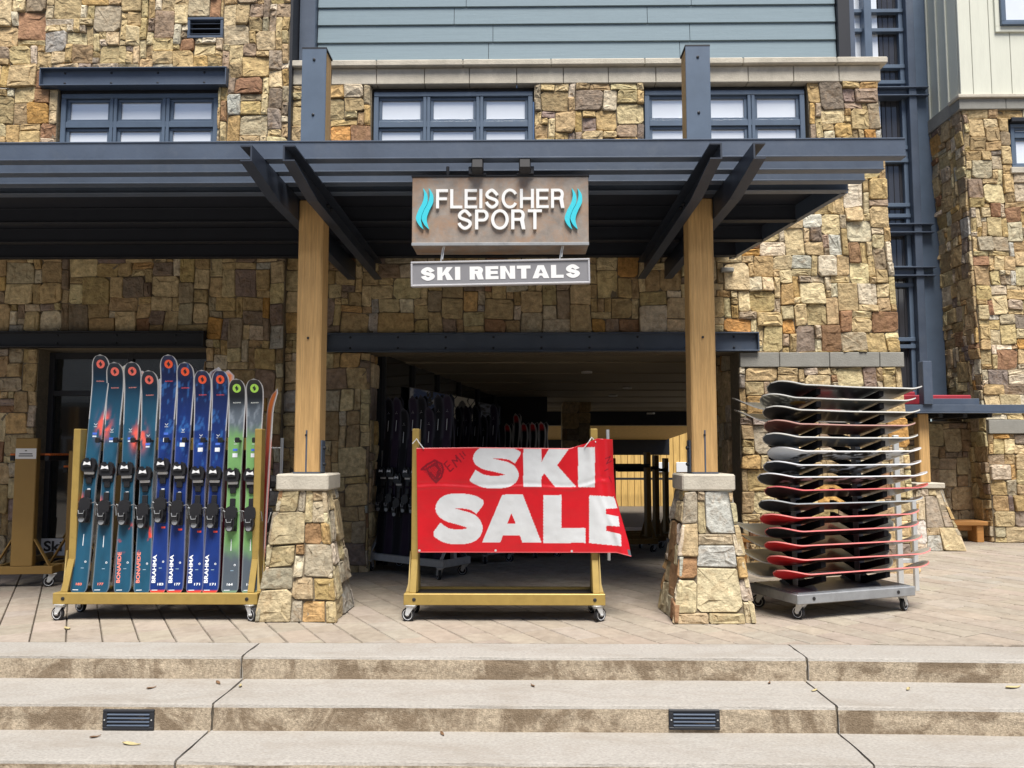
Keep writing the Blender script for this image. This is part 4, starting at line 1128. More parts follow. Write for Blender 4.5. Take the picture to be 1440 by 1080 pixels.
# ------------------------------------------------------------------ skis
NAVY = lin(10,30,48); TEAL = lin(30,80,106); CORAL = lin(235,100,85); BLUE = lin(21,50,118); DNAVY = lin(14,26,62)
GREEN = lin(116,164,100); GREY = lin(95,105,115); BLK = lin(20,24,30); RED = lin(230,70,45); WHITE = (.8,.8,.8)
def mixc(c, c2, k): return c*(1-k[:, None]) + np.array(c2)[None]*k[:, None]
def sm(a, b, x): t = np.clip((x-a)/(b-a), 0, 1); return t*t*(3-2*t)
def paint_ski(style, s, x, seed):
    n = len(s); c = np.zeros((n, 3)); N = fbm(x*16+seed*7, s*14+seed*3); N2 = fbm(x*40+seed, s*30-seed)
    if style == 'teal':
        c[:] = TEAL; c = c*(.75+.5*N[:, None]); c = mixc(c, NAVY, sm(.74, .96, s)); c = mixc(c, lin(24,60,80), sm(.47,.34,s)*sm(.24,.30,s)*.8)
        k = np.exp(-(((s-.66-.03*(seed%3))/.045)**2 + ((x-(.05 if seed%2 else -.05))/.035)**2))*sm(.35,.6,N2)*1.6
        c = mixc(c, CORAL, np.clip(k, 0, 1))
        if seed >= 3:
            k = sm(.52,.62, fbm(x*22+3, s*26+seed))*sm(.30,.26,s)*sm(.16,.20,s); c = mixc(c, RED, np.clip(k*1.4,0,1))
        else: c = mixc(c, CORAL, np.clip(sm(-.028,-.05,x)*sm(.30,.34,s)*sm(.42,.38,s), 0, 1)*.8)
    elif style == 'blue':
        c[:] = BLUE; c = c*(.65+.7*N[:, None]); c = mixc(c, DNAVY, sm(.62,.95,s)*.9); c = mixc(c, lin(60,120,190), sm(.62,.75,N2)*sm(.5,.6,s)*.5)
        c = mixc(c, DNAVY, sm(.45,.36,s)*sm(.285,.29,s)*.75)
        c = mixc(c, RED, (s < .012)*1.0)
    elif style == 'green':
        c[:] = GREEN; c = c*(.85+.3*N[:, None]); c = mixc(c, GREY, sm(.70,.79,s+.08*(N-.5))); c = mixc(c, BLK, sm(.80,.93,s))
        c = mixc(c, lin(150,160,170), sm(.5,.75,N2)*sm(.74,.78,s)*sm(.9,.84,s)*.6)
        c = mixc(c, lin(80,90,100), sm(.24,.14,s+.06*(N-.5))); c = mixc(c, lin(120,150,120), (s < .01)*1.0)
    elif style == 'maroon': c[:] = lin(80,22,35); c = c*(.7+.6*N[:, None])
    elif style == 'orange': c[:] = lin(240,130,60); c = c*(.8+.4*N[:, None]); c = mixc(c, lin(225,70,60), sm(.9,.6,s))
    elif style == 'cream': c[:] = lin(235,215,150)
    elif style == 'black': c[:] = lin(16,17,24); c = c*(.6+.8*N[:, None])
    elif style == 'plum': c[:] = lin(40,28,48); c = c*(.6+.8*N[:, None])
    elif style == 'redtip': c[:] = lin(22,20,26); c = mixc(c, lin(200,30,35), sm(.93,.94,s))
    elif style == 'white': c[:] = lin(190,195,200)
    return c
def ski_mesh(style, L, seed, fine=True, wid=1.0):
    ns, nx = (150, 13) if fine else (40, 5)
    ss_ = np.linspace(0, 1, ns); z = ss_*L
    w = np.interp(ss_, [0,.03,.12,.45,.78,.93,1], [.064,.0665,.065,.052,.064,.072,.072])*wid
    tip = .10/L; k = np.clip((ss_-(1-tip))/tip, 0, 1); w = w*np.sqrt(np.clip(1-k**2.3, 0.0009, 1))
    k = np.clip((.02-ss_)/.02, 0, 1); w = w*(1-.25*k**2)
    yc = -.05*np.clip((ss_-.86)/.14, 0, 1)**2 - .012*np.clip((.1-ss_)/.1, 0, 1)**2     # shovel bends towards the top sheet
    th = np.interp(ss_, [0,.2,.5,.8,1], [.009,.013,.017,.011,.007])
    vs = []; cs = []
    U = np.linspace(-1, 1, nx)
    for lay in (0, 1):
        for i in range(ns):
            for u in U: vs.append((u*w[i], yc[i] - (th[i] if lay == 0 else 0), z[i]))
    v = np.array(vs); s_all = np.repeat(ss_, nx)
    cf = paint_ski(style, s_all, v[:ns*nx, 0], seed)
    ed = np.tile(np.abs(U), ns) > .99
    top = (s_all > .72)
    light = np.array(lin(205,205,205)) if style not in ('black','plum') else np.array(lin(70,70,80))
    cf[ed & top] = light; cf[ed & ~top] = cf[ed & ~top]*.6 + light*.25
    cf[s_all >= .9995] = light
    cb = np.tile(np.array([lin(25,25,30)]), (ns*nx, 1))
    if style in ('maroon','orange','cream','white'): cb = cf.copy()
    cb[ed] = light*.8
    idx = lambda l, i, j: l*ns*nx + i*nx + j
    fs = []
    for i in range(ns-1):
        for j in range(nx-1):
            fs.append([idx(0,i,j), idx(0,i,j+1), idx(0,i+1,j+1), idx(0,i+1,j)]); fs.append([idx(1,i,j), idx(1,i+1,j), idx(1,i+1,j+1), idx(1,i,j+1)])
        fs.append([idx(0,i,0), idx(0,i+1,0), idx(1,i+1,0), idx(1,i,0)]); fs.append([idx(0,i,nx-1), idx(1,i,nx-1), idx(1,i+1,nx-1), idx(0,i+1,nx-1)])
    for j in range(nx-1):
        fs.append([idx(0,0,j), idx(1,0,j), idx(1,0,j+1), idx(0,0,j+1)]); fs.append([idx(0,ns-1,j), idx(0,ns-1,j+1), idx(1,ns-1,j+1), idx(1,ns-1,j)])
    me = bpy.data.meshes.new('ski'); me.from_pydata(vs, [], fs); set_col(me, np.vstack([cf, cb])); me.materials.append(MATS['paint_dull' if style in ('black','plum','redtip') else 'paint'])
    me.polygons.foreach_set('use_smooth', [True]*len(me.polygons)); me.set_sharp_from_angle(angle=math.radians(40))
    return me
# bindings, drawn about their own centre in ski axes (x across, z along, -y out)
def binding_meshes():
    t = MB()
    t.box(-.036, .036, -.014, 0, -.075, .045, .004); t.box(-.020, .020, -.022, 0, -.115, -.070, .005)
    t.prism([(-.046,-.02),(-.050,.02),(-.034,.056),(-.018,.066),(-.012,.050),(.012,.050),(.018,.066),(.034,.056),(.050,.02),(.046,-.02),(.026,-.034),(-.026,-.034)], -.052, -.012)
    t.prism([(-.030,.0),(-.024,.048),(.024,.048),(.030,.0)], -.066, -.050)
    tw = MB(); tw.prism([(-.026,.012),(-.020,.038),(0,.028),(.020,.038),(.026,.012),(0,.018)], -.069, -.0655)
    ta = MB(); ta.box(-.034, .034, -.030, -.0138, -.050, -.030, .004)
    h = MB()
    h.box(-.018, .018, -.020, 0, .030, .13, .004); h.box(-.034, .034, -.016, 0, -.10, .04, .004)
    h.prism([(-.040,.03),(-.034,.062),(-.012,.075),(.012,.075),(.034,.062),(.040,.03),(.036,-.01),(-.036,-.01)], -.045, -.014)
    h.prism([(-.030,-.005),(-.034,-.05),(-.022,-.095),(.022,-.095),(.034,-.05),(.030,-.005)], -.062, -.014)
    h.prism([(-.022,-.02),(-.018,-.065),(.018,-.065),(.022,-.02)], -.078, -.060)
    hw = []
    for s in (-1, 1):
        hw.append(MB().tube([(s*.034,-.02,.035), (s*.060,-.022,.045), (s*.070,-.012,.030), (s*.072,.006,-.03)], .0026, 6).mesh('brake_arm','grey_steel'))
    hg = MB(); hg.lathe([(.013,0),(.019,0),(.019,.006),(.013,.006)], Matrix.Translation((0,-.062,-.078)) @ Matrix.Rotation(math.pi/2,4,'X'), 16); hr = MB(); hr.tube([(-.020,-.0795,-.015), (-.014,-.081,-.038), (.014,-.081,-.038), (.020,-.0795,-.015)], .0035, 6)
    return t.mesh('toe_binding','black_plastic'), tw.mesh('toe_plate','white_plastic'), ta.mesh('sole_pad','white_plastic'), h.mesh('heel_binding','black_plastic'), hw, hr.mesh('heel_lever','grey_steel'), hg.mesh('heel_ring','grey_steel')
BIND = binding_meshes()
def add_binding(t, L, s_toe=.515, s_heel=.345):
    SC = Matrix.Diagonal((1.16, 1.0, 1.12, 1))
    o = link('toe_binding', BIND[0], t, M=Matrix.Translation((0, -.015, L*s_toe)) @ SC)
    link('toe_plate', BIND[1], o); link('sole_pad', BIND[2], o)
    h = link('heel_binding', BIND[3], t, M=Matrix.Translation((0, -.015, L*s_heel)) @ SC)
    link('brake_arm', BIND[4][0], h); link('brake_arm', BIND[4][1], h); link('heel_lever', BIND[5], h); link('heel_ring', BIND[6], h)
def ski_matrix(bottom, top):
    z = (top-bottom).normalized(); x = Vector((1,0,0)); x = (x - z*x.dot(z)).normalized(); y = z.cross(x)
    return Matrix(((x.x,y.x,z.x,bottom.x),(x.y,y.y,z.y,bottom.y),(x.z,y.z,z.z,bottom.z),(0,0,0,1)))
def disc(m, x, z, y, r, n=24):
    m.add([Vector((x, y, z))]+[Vector((x+r*math.cos(k*2*math.pi/n), y, z+r*math.sin(k*2*math.pi/n))) for k in range(n)], [[0,k+1,(k+1)%n+1] for k in range(n)])
def ski_graphics(t, L, style, name, num, seed):
    logo = {'teal': lin(235,110,95), 'blue': lin(240,90,50), 'green': lin(170,220,90)}[style]
    zc_ = L - .075; yy_ = lambda z: -.05*max(0, (z/L-.86)/.14)**2 - .012*max(0, (.1-z/L)/.1)**2 - np.interp(z/L, [0,.2,.5,.8,1], [.009,.013,.017,.011,.007]) - .0014
    def pt(x, z, e=0): return Vector((x, yy_(z)-e, z))
    m = MB(); m.cur = logo; n = 24; r = .034
    m.add([pt(0, zc_)]+[pt(r*math.cos(k*2*math.pi/n), zc_+r*math.sin(k*2*math.pi/n)) for k in range(n)], [[0,k+1,(k+1)%n+1] for k in range(n)])
    m.cur = lin(25,30,40)
    for s in (1, -1):
        m.add([pt(s*a, zc_+s*b, .0012) for a, b in ((-.016,.004),(.006,.023),(.004,.008),(.014,.006),(.010,.001),(-.004,.0))], [[0,1,2],[0,2,5],[2,3,4],[2,4,5]])
    m.build('tip_logo', 'print', t); m = MB()
    lc = {'teal': lin(225,140,130), 'blue': lin(225,80,70), 'green': lin(225,230,225)}[style]
    m.cur = lc; v, f = text_faces('BLIZZARD', .062, .0085, .02); m.add([pt(a-.031, L*.885+b) for a, b in v], f); m.build('brand_lettering', 'print', t); mk = MB(); m = mk
    m.cur = lin(215,220,225)
    # little v mark, sticker, dots
    zz = L*.70
    for s in (-1, 1): m.add([pt(s*.002, zz-.010), pt(s*.014, zz+.006), pt(s*.011, zz+.008), pt(0, zz-.005)], [[0,1,2,3]])
    m.add([pt(-.014, zz-.022), pt(.014, zz-.022), pt(.014, zz-.018), pt(-.014, zz-.018)], [[0,1,2,3]])
    m.cur = lin(70,110,210); m.add([pt(-.018, L*.655), pt(.018, L*.655), pt(.018, L*.655+.018), pt(-.018, L*.655+.018)], [[0,1,2,3]])
    if style != 'teal' :
        m.cur = lin(230,235,240); m.add([pt(-.02, L*.625), pt(.02, L*.625), pt(.02, L*.625+.032), pt(-.02, L*.625+.032)], [[0,1,2,3]])
    else:
        m.cur = lin(210,220,235); m.add([pt(-.016, L*.645), pt(.016, L*.645), pt(.016, L*.645+.012), pt(-.016, L*.645+.012)], [[0,1,2,3]])
    m.cur = lin(225,230,235); m.add([pt(-.012, L*.418), pt(.012, L*.418), pt(.012, L*.418+.018), pt(-.012, L*.418+.018)], [[0,1,2,3]])
    c_ = lin(235,240,245)
    m = MB(); m.cur = c_ if style != 'teal' or seed < 3 else lin(240,140,125)
    if name:
        v, f = text_faces(name, .235 if len(name) > 6 else .215, .030, .03); m.add([pt(-.034-b+.03, .055+a) if False else pt(-.022-b, .075+a) for a, b in v], f)
    else:
        m.add([pt(-.006, L*.19), pt(-.001, L*.19), pt(-.001, L*.19+.09), pt(-.006, L*.19+.09)], [[0,1,2,3]])
    m.build('model_lettering' if name else 'tail_stripe', 'print', t); m = MB()
    m.cur = lin(240,130,110) if style == 'teal' else lin(235,240,245)
    if num:
        v, f = text_faces(num, .046, .019, .03); m.add([pt(a+(-.025 if not name else -.004), .055+b) for a, b in v], f); m.build('size_number', 'print', t)
    m = mk
    m.cur = c_
    for k, zz in enumerate((L*.125,)):
        n = 16; m.add([pt(.03, zz)]+[pt(.03+.008*math.cos(q*2*math.pi/n), zz+.008*math.sin(q*2*math.pi/n)) for q in range(n)], [[0,q+1,(q+1)%n+1] for q in range(n)])
        m.cur = lin(30,50,80); n = 12; m.add([pt(.03, zz, .001)]+[pt(.03+.004*math.cos(q*2*math.pi/n), zz+.004*math.sin(q*2*math.pi/n), .001) for q in range(n)], [[0,q+1,(q+1)%n+1] for q in range(n)])
    m.cur = lin(150,180,200); m.add([pt(-.002, L*.098), pt(.022, L*.098), pt(.022, L*.098+.005), pt(-.002, L*.098+.005)], [[0,1,2,3]])
    if style == 'blue':
        m.cur = lin(240,80,60); m.add([pt(.002, L*.262), pt(.034, L*.262), pt(.034, L*.262+.014), pt(.002, L*.262+.014)], [[0,1,2,3]])
    m.cur = c_; m.add([pt(-.045, .018), pt(.0, .018), pt(.0, .023), pt(-.045, .023)], [[0,1,2,3]])
    m.build('small_marks', 'print', t, kind='stuff')
SKB = [107,138,169,197,219,243,271,293,321,349]
SKT = [146,165.5,189.5,213,240.5,263.5,287.5,312.5,335.5,360]
SKY = [500.5,511,510.5,522.5,500.5,511,522,522,534.3,534.3]
INFO = [('teal', None, '183', 'long teal ski with coral logo marked 183 beside the rack end post'),
        ('teal', None, '177', 'teal ski with coral logo marked 177 next to the longest teal ski'),
        ('teal', 'BONAFIDE', None, 'longer teal ski lettered BONAFIDE with coral splash near the tail'),
        ('teal', 'BONAFIDE', None, 'shorter teal ski lettered BONAFIDE standing next to the blue skis'),
        ('blue', 'BRAHMA', '183', 'tallest blue ski lettered BRAHMA and marked 183'),
        ('blue', 'BRAHMA', '177', 'blue ski lettered BRAHMA and marked 177'),
        ('blue', 'BRAHMA', '171', 'blue ski lettered BRAHMA marked 171 standing between two other blue skis'),
        ('blue', 'BRAHMA', '171', 'blue ski lettered BRAHMA marked 171 next to the green skis'),
        ('green', None, '164', 'green and smoke grey ski next to the blue skis'),
        ('green', None, '164', 'green and smoke grey ski beside the rack end post and chrome rail')]
BZ = CH+.087
for i, (stl, nm, num, lab) in enumerate(INFO):
    bt = P(SKB[i], 832, 6.0); bt.z = CH+.0695
    bt.y = 6.045
    tp = P(SKT[i], SKY[i], 6.2); L = (tp-bt).length
    t = thing('ski', lab, 'ski', ski_matrix(bt, tp), 'upright skis in the gold rack')
    link('board', ski_mesh(stl, L, i+1 if stl == 'teal' else i+3), t)
    add_binding(t, L, .52 - (.004 if stl != 'green' else -.01), .345)
    ski_graphics(t, L, stl, nm, num, i+1)
# pegs of the top bar, between the skis
pegx = [133, 158, 182, 207, 232, 257, 283, 307, 331, 355, 380]
base = Vector(((X(76,840,5.95)+X(363,840,5.95))/2, 6.10, 0))
for q in pegx[:10]:
    p_ = P(q+8 if q < 200 else q+5, 613, 6.1)
    m = MB(); c = p_-base; c.z = 1.40
    m.tube([(c.x, .09, c.z-.03), (c.x, -.03, c.z-.02)], .010, 8); m.box(c.x-.016, c.x+.016, -.05, -.015, c.z-.040, c.z+.002, .006)
    m.build('peg', 'black_plastic', rackL)
# the pairs behind, facing away: only edges and tips show
back = [(128, 172, 512, 'cream', 'cream tipped ski behind the teal skis at the rack'), (160, 196, 520, 'orange', 'orange edged ski behind the second and third teal skis'),
        (205, 226, 528, 'white', 'pale ski behind the shorter BONAFIDE ski'), (232, 268, 514, 'plum', 'dark ski behind the tallest blue ski'), (258, 304, 515, 'maroon', 'maroon ski standing behind the blue skis'),
        (284, 318, 519, 'orange', 'orange tipped ski behind the blue skis'), (306, 330, 545, 'maroon', 'dark red ski behind the gap between blue and green skis'),
        (335, 350, 552, 'maroon', 'dark red ski behind the two green skis'), (358, 381, 546, 'orange', 'orange ski with a curved tip behind the last green ski')]
for j, (bx_, tx_, ty_, stl, lab) in enumerate(back):
    bt = P(bx_+4, 828, 6.16); bt.z = CH+.0695; bt.y = 6.195
    tp = P(tx_, ty_, 6.30)
    M = ski_matrix(bt, tp)
    t = thing('ski', lab, 'ski', M @ Matrix.Rotation(math.pi + (-.9 if j == 8 else 0), 4, 'Z'), 'skis on the far side of the gold rack')
    link('board', ski_mesh(stl, (tp-bt).length, j+20, False, .92), t); add_binding(t, (tp-bt).length)

# ------------------------------------------------------------------ red banner
NU, NV = 330, 180
u = np.linspace(0, 1, NU); v = np.linspace(0, 1, NV); UU, VV = np.meshgrid(u, v)      # v from bottom to top
rx = np.interp(VV, [0,.12,.25,.5,.72,1], [888,884,878,866,863,861.5])
lx = np.interp(VV, [0,1], [587.5,585.5])
PXg = lx + (rx-lx)*UU
ytop = np.interp(UU, [0,.3,.78,.86,.92,1], [630,629,630.5,624,616.5,618]); ybot = np.interp(UU, [0,.93,1], [777,777.5,783])
PYg = ybot + (ytop-ybot)*VV
zx = (PXg-560)*3.725; zy = (PYg-590)*3.725         # picture-enlargement units used for the lettering
colr = np.zeros((NV, NU, 3)); REDB = np.array(lin(196,20,32)); WHT = np.array(lin(205,208,210))
colr[:] = REDB
mask = np.zeros((NV, NU), bool)
SP = [(.965,.29),(.80,.185),(.52,.145),(.27,.175),(.175,.295),(.28,.405),(.52,.475),(.76,.555),(.845,.70),(.75,.825),(.5,.865),(.24,.83),(.03,.70)]
def S_mask(x0, x1, y0, y1, hw):
    pts = smooth_path([(x0+(x1-x0)*a, y0+(y1-y0)*b) for a, b in SP], 6)
    d = seg_dist(zx, zy, pts) < hw
    e0 = np.array(pts[0]); e1 = np.array(pts[1]); t0 = e0-e1
    d &= ~(((zx-e0[0])*t0[0]+(zy-e0[1])*t0[1]) > 0) | (np.hypot(zx-e0[0], zy-e0[1]) > hw*1.02)
    e0 = np.array(pts[-1]); e1 = np.array(pts[-2]); t0 = e0-e1
    d &= ~(((zx-e0[0])*t0[0]+(zy-e0[1])*t0[1]) > 0) | (np.hypot(zx-e0[0], zy-e0[1]) > hw*1.02)
    return d & (zx > x0-4) & (zx < x1+4)
mask |= S_mask(380, 638, 138, 358, 33)
mask |= S_mask(190, 442, 388, 650, 39)
for poly in ([(655,145),(750,145),(750,222),(795,145),(900,145),(832,240),(933,353),(822,353),(765,282),(750,302),(750,353),(655,353)],
             [(942,145),(1030,145),(1030,354),(942,354)],
             [(760,395),(855,395),(855,568),(981,568),(981,646),(760,646)],
             [(1000,397),(1128,404),(1149,464),(1087,468),(1089,494),(1153,508),(1159,560),(1089,556),(1090,583),(1166,602),(1169,663),(1000,647)]):
    mask |= in_poly(zx, zy, poly)
A_ = in_poly(zx, zy, [(440,643),(545,393),(652,393),(750,643),(650,643),(637,606),(549,606),(535,643)]) & ~in_poly(zx, zy, [(593,490),(570,546),(616,546)])
mask |= A_
colr[mask] = WHT; sm_ = .90+.16*fbm(UU*14, VV*9); colr *= sm_[..., None]
ink = np.array(lin(120,10,28))
strokes = [([(122,262),(150,236),(192,214),(226,232),(236,262),(226,300),(198,330),(172,302),(150,262),(124,260)], 5.5), ([(150,258),(190,236),(214,262),(196,310),(170,280)], 5), ([(160,250),(200,226),(222,270),(200,322)], 4),
           ([(240,232),(272,272)], 3.5), ([(240,232),(256,218)], 3.5), ([(256,252),(270,238)], 3.5), ([(272,272),(290,256)], 3.5),
           ([(282,212),(306,248)], 3.5), ([(282,212),(310,218),(302,188),(330,222)], 3.5), ([(322,178),(344,205)], 3), ([(336,168),(350,188)], 3),
           ([(1086,205),(1112,192)], 2.5), ([(1112,192),(1090,232),(1116,218)], 2.5), ([(1082,268),(1100,258)], 2.5), ([(1104,300),(1118,330)], 2)]
for pts, hw in strokes: colr[seg_dist(zx, zy, pts) < hw] = ink
hat = (np.sin((zx*1.3+zy*.8)*.55) > .3) & in_poly(zx, zy, [(122,262),(150,236),(192,214),(226,232),(236,262),(226,300),(198,330)])
colr[hat] = ink
colr[(UU > .985) & (VV < .06)] = lin(90,95,100)
colr[(VV > .992) & (UU < .8)] = lin(235,120,120); colr[(VV < .006)] = lin(235,110,115)
# folds: shallow creases, a soft bulge, the end wrapped back round the post
Yb = 6.012 - .010*np.sin(math.pi*UU)*np.sin(math.pi*VV)
zn = fbm(UU*5+3, VV*3+1); Yb += .016*(zn-.5)
Yb += (-.0035*np.exp(-((VV-.62-.010*np.sin(UU*14))/.016)**2) + .0025*np.exp(-((VV-.655-.010*np.sin(UU*14))/.02)**2))*(.3+1.2*fbm(UU*6+5, VV*2))
Yb += .006*np.sin(UU*26+VV*5)*np.exp(-((VV-.95)/.16)**2)*np.clip((UU-.5)*3, 0, 1)
Yb += .10*np.clip((UU-.86)/.14, 0, 1)**1.7*np.clip(VV+.15, 0, 1) + .012*np.sin(UU*70)*np.clip((UU-.84)/.1, 0, 1)*np.clip(VV*1.4, 0, 1)
Yb += -.012*np.exp(-((UU-.88-.08*(1-VV))/.018)**2)
vs = []
for i in range(NV):
    for j in range(NU):
        vs.append(tuple(P(PXg[i,j], PYg[i,j], float(Yb[i,j]))))
fs = [[i*NU+j, i*NU+j+1, (i+1)*NU+j+1, (i+1)*NU+j] for i in range(NV-1) for j in range(NU-1)]
bt_ = thing('sale_banner', 'red vinyl banner with bold white SKI SALE letters tied to the gold rack', 'banner', Matrix.Identity(4))
me = bpy.data.meshes.new('cloth'); me.from_pydata(vs, [], fs); set_col(me, colr.reshape(-1, 3)); me.materials.append(MATS['vinyl'])
me.polygons.foreach_set('use_smooth', [True]*len(me.polygons))
o = link('cloth', me, bt_); md = o.modifiers.new('thick', 'SOLIDIFY'); md.thickness = .0012; md.offset = 1
for px, py in ((590,774),(697,774),(804,775)):
    p_ = P(px, py, 6.005); M = Matrix.Translation(p_+Vector((0,-.006,0))) @ Matrix.Rotation(math.pi/2, 4, 'X')
    MB().lathe([(.004,-.002),(.009,-.002),(.009,.002),(.004,.002)], M, 14).build('grommet', 'zinc', bt_)
for px, py, s in ((589,622,1), (829,620,-1)):
    p_ = P(px, py, 6.0); q0 = P(px-3*s, py-5, 6.04); q1 = P(px+7*s, py+9, 6.005); q2 = P(px-9*s, py+2, 6.03)
    MB().tube([q2, q0, p_, q1], .004, 6).build('tie', 'white_plastic', bt_)

# ------------------------------------------------------------------ snowboards
ROT = math.radians(20); CC = Vector((2.535, 6.44, 0))
BM = TR(CC.x, CC.y, 0, ROT)
sbr = thing('snowboard_rack', 'grey steel rolling rack stacked with snowboards on black carpeted arms', 'rack', BM)
PW, PD = 1.16, .60
bz = CH+.002
MB().box(-PW/2, PW/2, -PD/2, PD/2, bz, bz+.075, .006).build('platform', 'grey_steel', sbr)
MB().box(-PW/2+.03, PW/2-.03, -PD/2+.03, PD/2-.03, bz+.076, bz+.082).build('deck_plate', 'grey_steel', sbr)
for i, (x, y) in enumerate(((-.50,-.24),(.50,-.24),(-.50,.24),(.50,.24))): caster(sbr, x, y, bz, (.3,-1.2,.5,-.8)[i])
for x in (-.43, .40):
    MB().lathe([(.014,0),(.014,.004)], Matrix.Translation((x, -PD/2, bz+.04)) @ Matrix.Rotation(math.pi/2, 4, 'X'), 12).build('bolt', 'black_plastic', sbr)
BY = [545.5,563,580,599,616.7,635.5,654.4,670.5,688,706.5,724.8,743,762,781,800]
UPX = (-.33, .30)
def zlev(py): return EYE + (635-py)*6.15/1080
TILT = math.radians(15.5)
NEAR = -.315      # local y of the near edge
for x in UPX:
    MB().box(x-.028, x+.028, -.03, .03, bz+.083, zlev(545)-.05, .004).build('upright', 'grey_steel', sbr)
    for s in (-1, 1): MB().prism([(0, bz+.083), (.19, bz+.083), (.19, bz+.095), (0, bz+.17)], -.004, .004, Matrix.Translation((x, s*.03, 0)) @ Matrix.Rotation(s*math.pi/2, 4, 'Z')).build('foot_brace', 'grey_steel', sbr)
for i, py in enumerate(BY):
    for x in UPX:
        zt_ = zlev(py)-.012
        dz = .285*math.tan(TILT)
        # a V of two carpeted arms, front and back
        for s in (-1, 1):
            m = MB()
            ol = [(.028, zt_-dz-.062), (.30, zt_-.048), (.30, zt_-.004), (.028, zt_-dz-.004)]
            m.prism([(a, b) for a, b in ol], -.022, .022, Matrix.Translation((x, 0, 0)) @ Matrix.Rotation(s*math.pi/2, 4, 'Z'))
            m.build('arm', 'black_carpet', sbr)
def board_mesh(kind, L, seed, hw=.142):
    ns, nx = 84, 15
    s = np.linspace(-1, 1, ns); U = np.linspace(-1, 1, nx); x = s*L/2
    w = hw*(1 - .13*np.cos(np.clip(s/.72, -1, 1)*math.pi/2)**2)
    k = np.clip((np.abs(s)-.80)/.20, 0, 1); w = w*np.sqrt(np.clip(1-k**2.2, .0009, 1))
    zr = .060*np.clip((np.abs(s)-.70)/.30, 0, 1)**1.8 + .004*np.cos(s*math.pi/2)
    vs = []
    for lay in (0, 1):
        for i in range(ns):
            for q in U: vs.append((x[i], q*w[i], zr[i] + (.009 if lay else 0)))
    S = np.repeat(s, nx); T = np.tile(U, ns); n = len(S)
    base_ = np.zeros((n, 3)); top = np.zeros((n, 3)); N = fbm(S*5+seed, T*2+seed*2)
    edge_ = lin(205,205,200)
    dark = lin(30,32,36); 
    if kind == 'dark': base_[:] = dark; top[:] = lin(60,60,62)
    elif kind == 'slate': base_[:] = lin(58,66,76); top[:] = lin(90,95,100)
    elif kind == 'brown': base_[:] = lin(88,48,44); top[:] = lin(60,40,40); edge_ = lin(190,150,140); base_[(np.abs(T-.3) < .12) & (S < -.75) & (S > -.9)] = lin(140,90,80)
    elif kind == 'burst':
        base_[:] = lin(88,92,90); a = np.arctan2((T+.1)*.14, (S+.62)*.79); base_[(np.sin(a*22) > .78) & (S < -.5)] = lin(190,195,185)
        base_[np.hypot((S+.60)/.09, (T+.2)/.35) < 1] = lin(160,125,55); top[:] = lin(110,112,110)
    elif kind == 'white':
        base_[:] = lin(215,220,225); base_[(fbm(S*9+1, T*3) > .52) & (S > -.70)] = lin(20,22,26); top[:] = lin(200,200,205); edge_ = lin(225,225,225)
    elif kind == 'streak':
        base_[:] = lin(26,28,32); base_[(fbm(S*11+seed, T*2.5+seed) > .55) & (S > -.78)] = lin(195,200,208); top[:] = lin(180,182,188); edge_ = lin(215,218,222)
    elif kind == 'maroon': base_[:] = lin(46,24,28); top[:] = lin(170,40,45); edge_ = lin(215,110,110); base_[S > .72] = lin(160,30,40)
    elif kind == 'pattern':
        base_[:] = lin(32,30,32); base_[(np.sin(S*90) > .8) & (T < -.2) & (S < -.4)] = lin(150,95,60); top[:] = lin(90,90,95); edge_ = lin(170,175,178)
    elif kind == 'red': base_[:] = lin(45,18,20); base_[S < -.62+.05*N] = lin(190,25,32); base_[S > .70] = lin(58,52,52); top[:] = lin(150,150,140); top[np.abs(S) < .35] = lin(190,60,60); edge_ = lin(232,135,130)
    elif kind == 'blackred': base_[:] = lin(22,22,26); base_[S > .70] = lin(58,52,52); top[:] = lin(120,120,115); edge_ = lin(230,130,128)
    elif kind == 'grey': base_[:] = lin(90,94,92); top[:] = lin(120,124,120); top[(np.abs(S) < .3)] = lin(175,60,60)
    base_ *= (.8+.4*N)[:, None]; top *= (.85+.3*N)[:, None]
    e = (np.abs(T) > .99); base_[e] = edge_; top[e] = edge_
    idx = lambda l, i, j: l*ns*nx+i*nx+j; fs = []
    for i in range(ns-1):
        for j in range(nx-1):
            fs.append([idx(0,i,j), idx(0,i,j+1), idx(0,i+1,j+1), idx(0,i+1,j)]); fs.append([idx(1,i,j), idx(1,i+1,j), idx(1,i+1,j+1), idx(1,i,j+1)])
        fs.append([idx(0,i,0), idx(0,i+1,0), idx(1,i+1,0), idx(1,i,0)]); fs.append([idx(0,i,nx-1), idx(1,i,nx-1), idx(1,i+1,nx-1), idx(0,i+1,nx-1)])
    for j in range(nx-1):
        fs.append([idx(0,0,j), idx(1,0,j), idx(1,0,j+1), idx(0,0,j+1)]); fs.append([idx(0,ns-1,j), idx(0,ns-1,j+1), idx(1,ns-1,j+1), idx(1,ns-1,j)])
    me = bpy.data.meshes.new('snowboard'); me.from_pydata(vs, [], fs); set_col(me, np.vstack([base_, top])); me.materials.append(MATS['paint'])
    bm = bmesh.new(); bm.from_mesh(me); bmesh.ops.recalc_face_normals(bm, faces=bm.faces); bm.to_mesh(me); bm.free()
    me.polygons.foreach_set('use_smooth', [True]*len(me.polygons)); me.set_sharp_from_angle(angle=math.radians(40))
    return me
KINDS = ['dark','burst','dark','brown','slate','white','streak','streak','maroon','pattern','red','blackred','red','red','red']
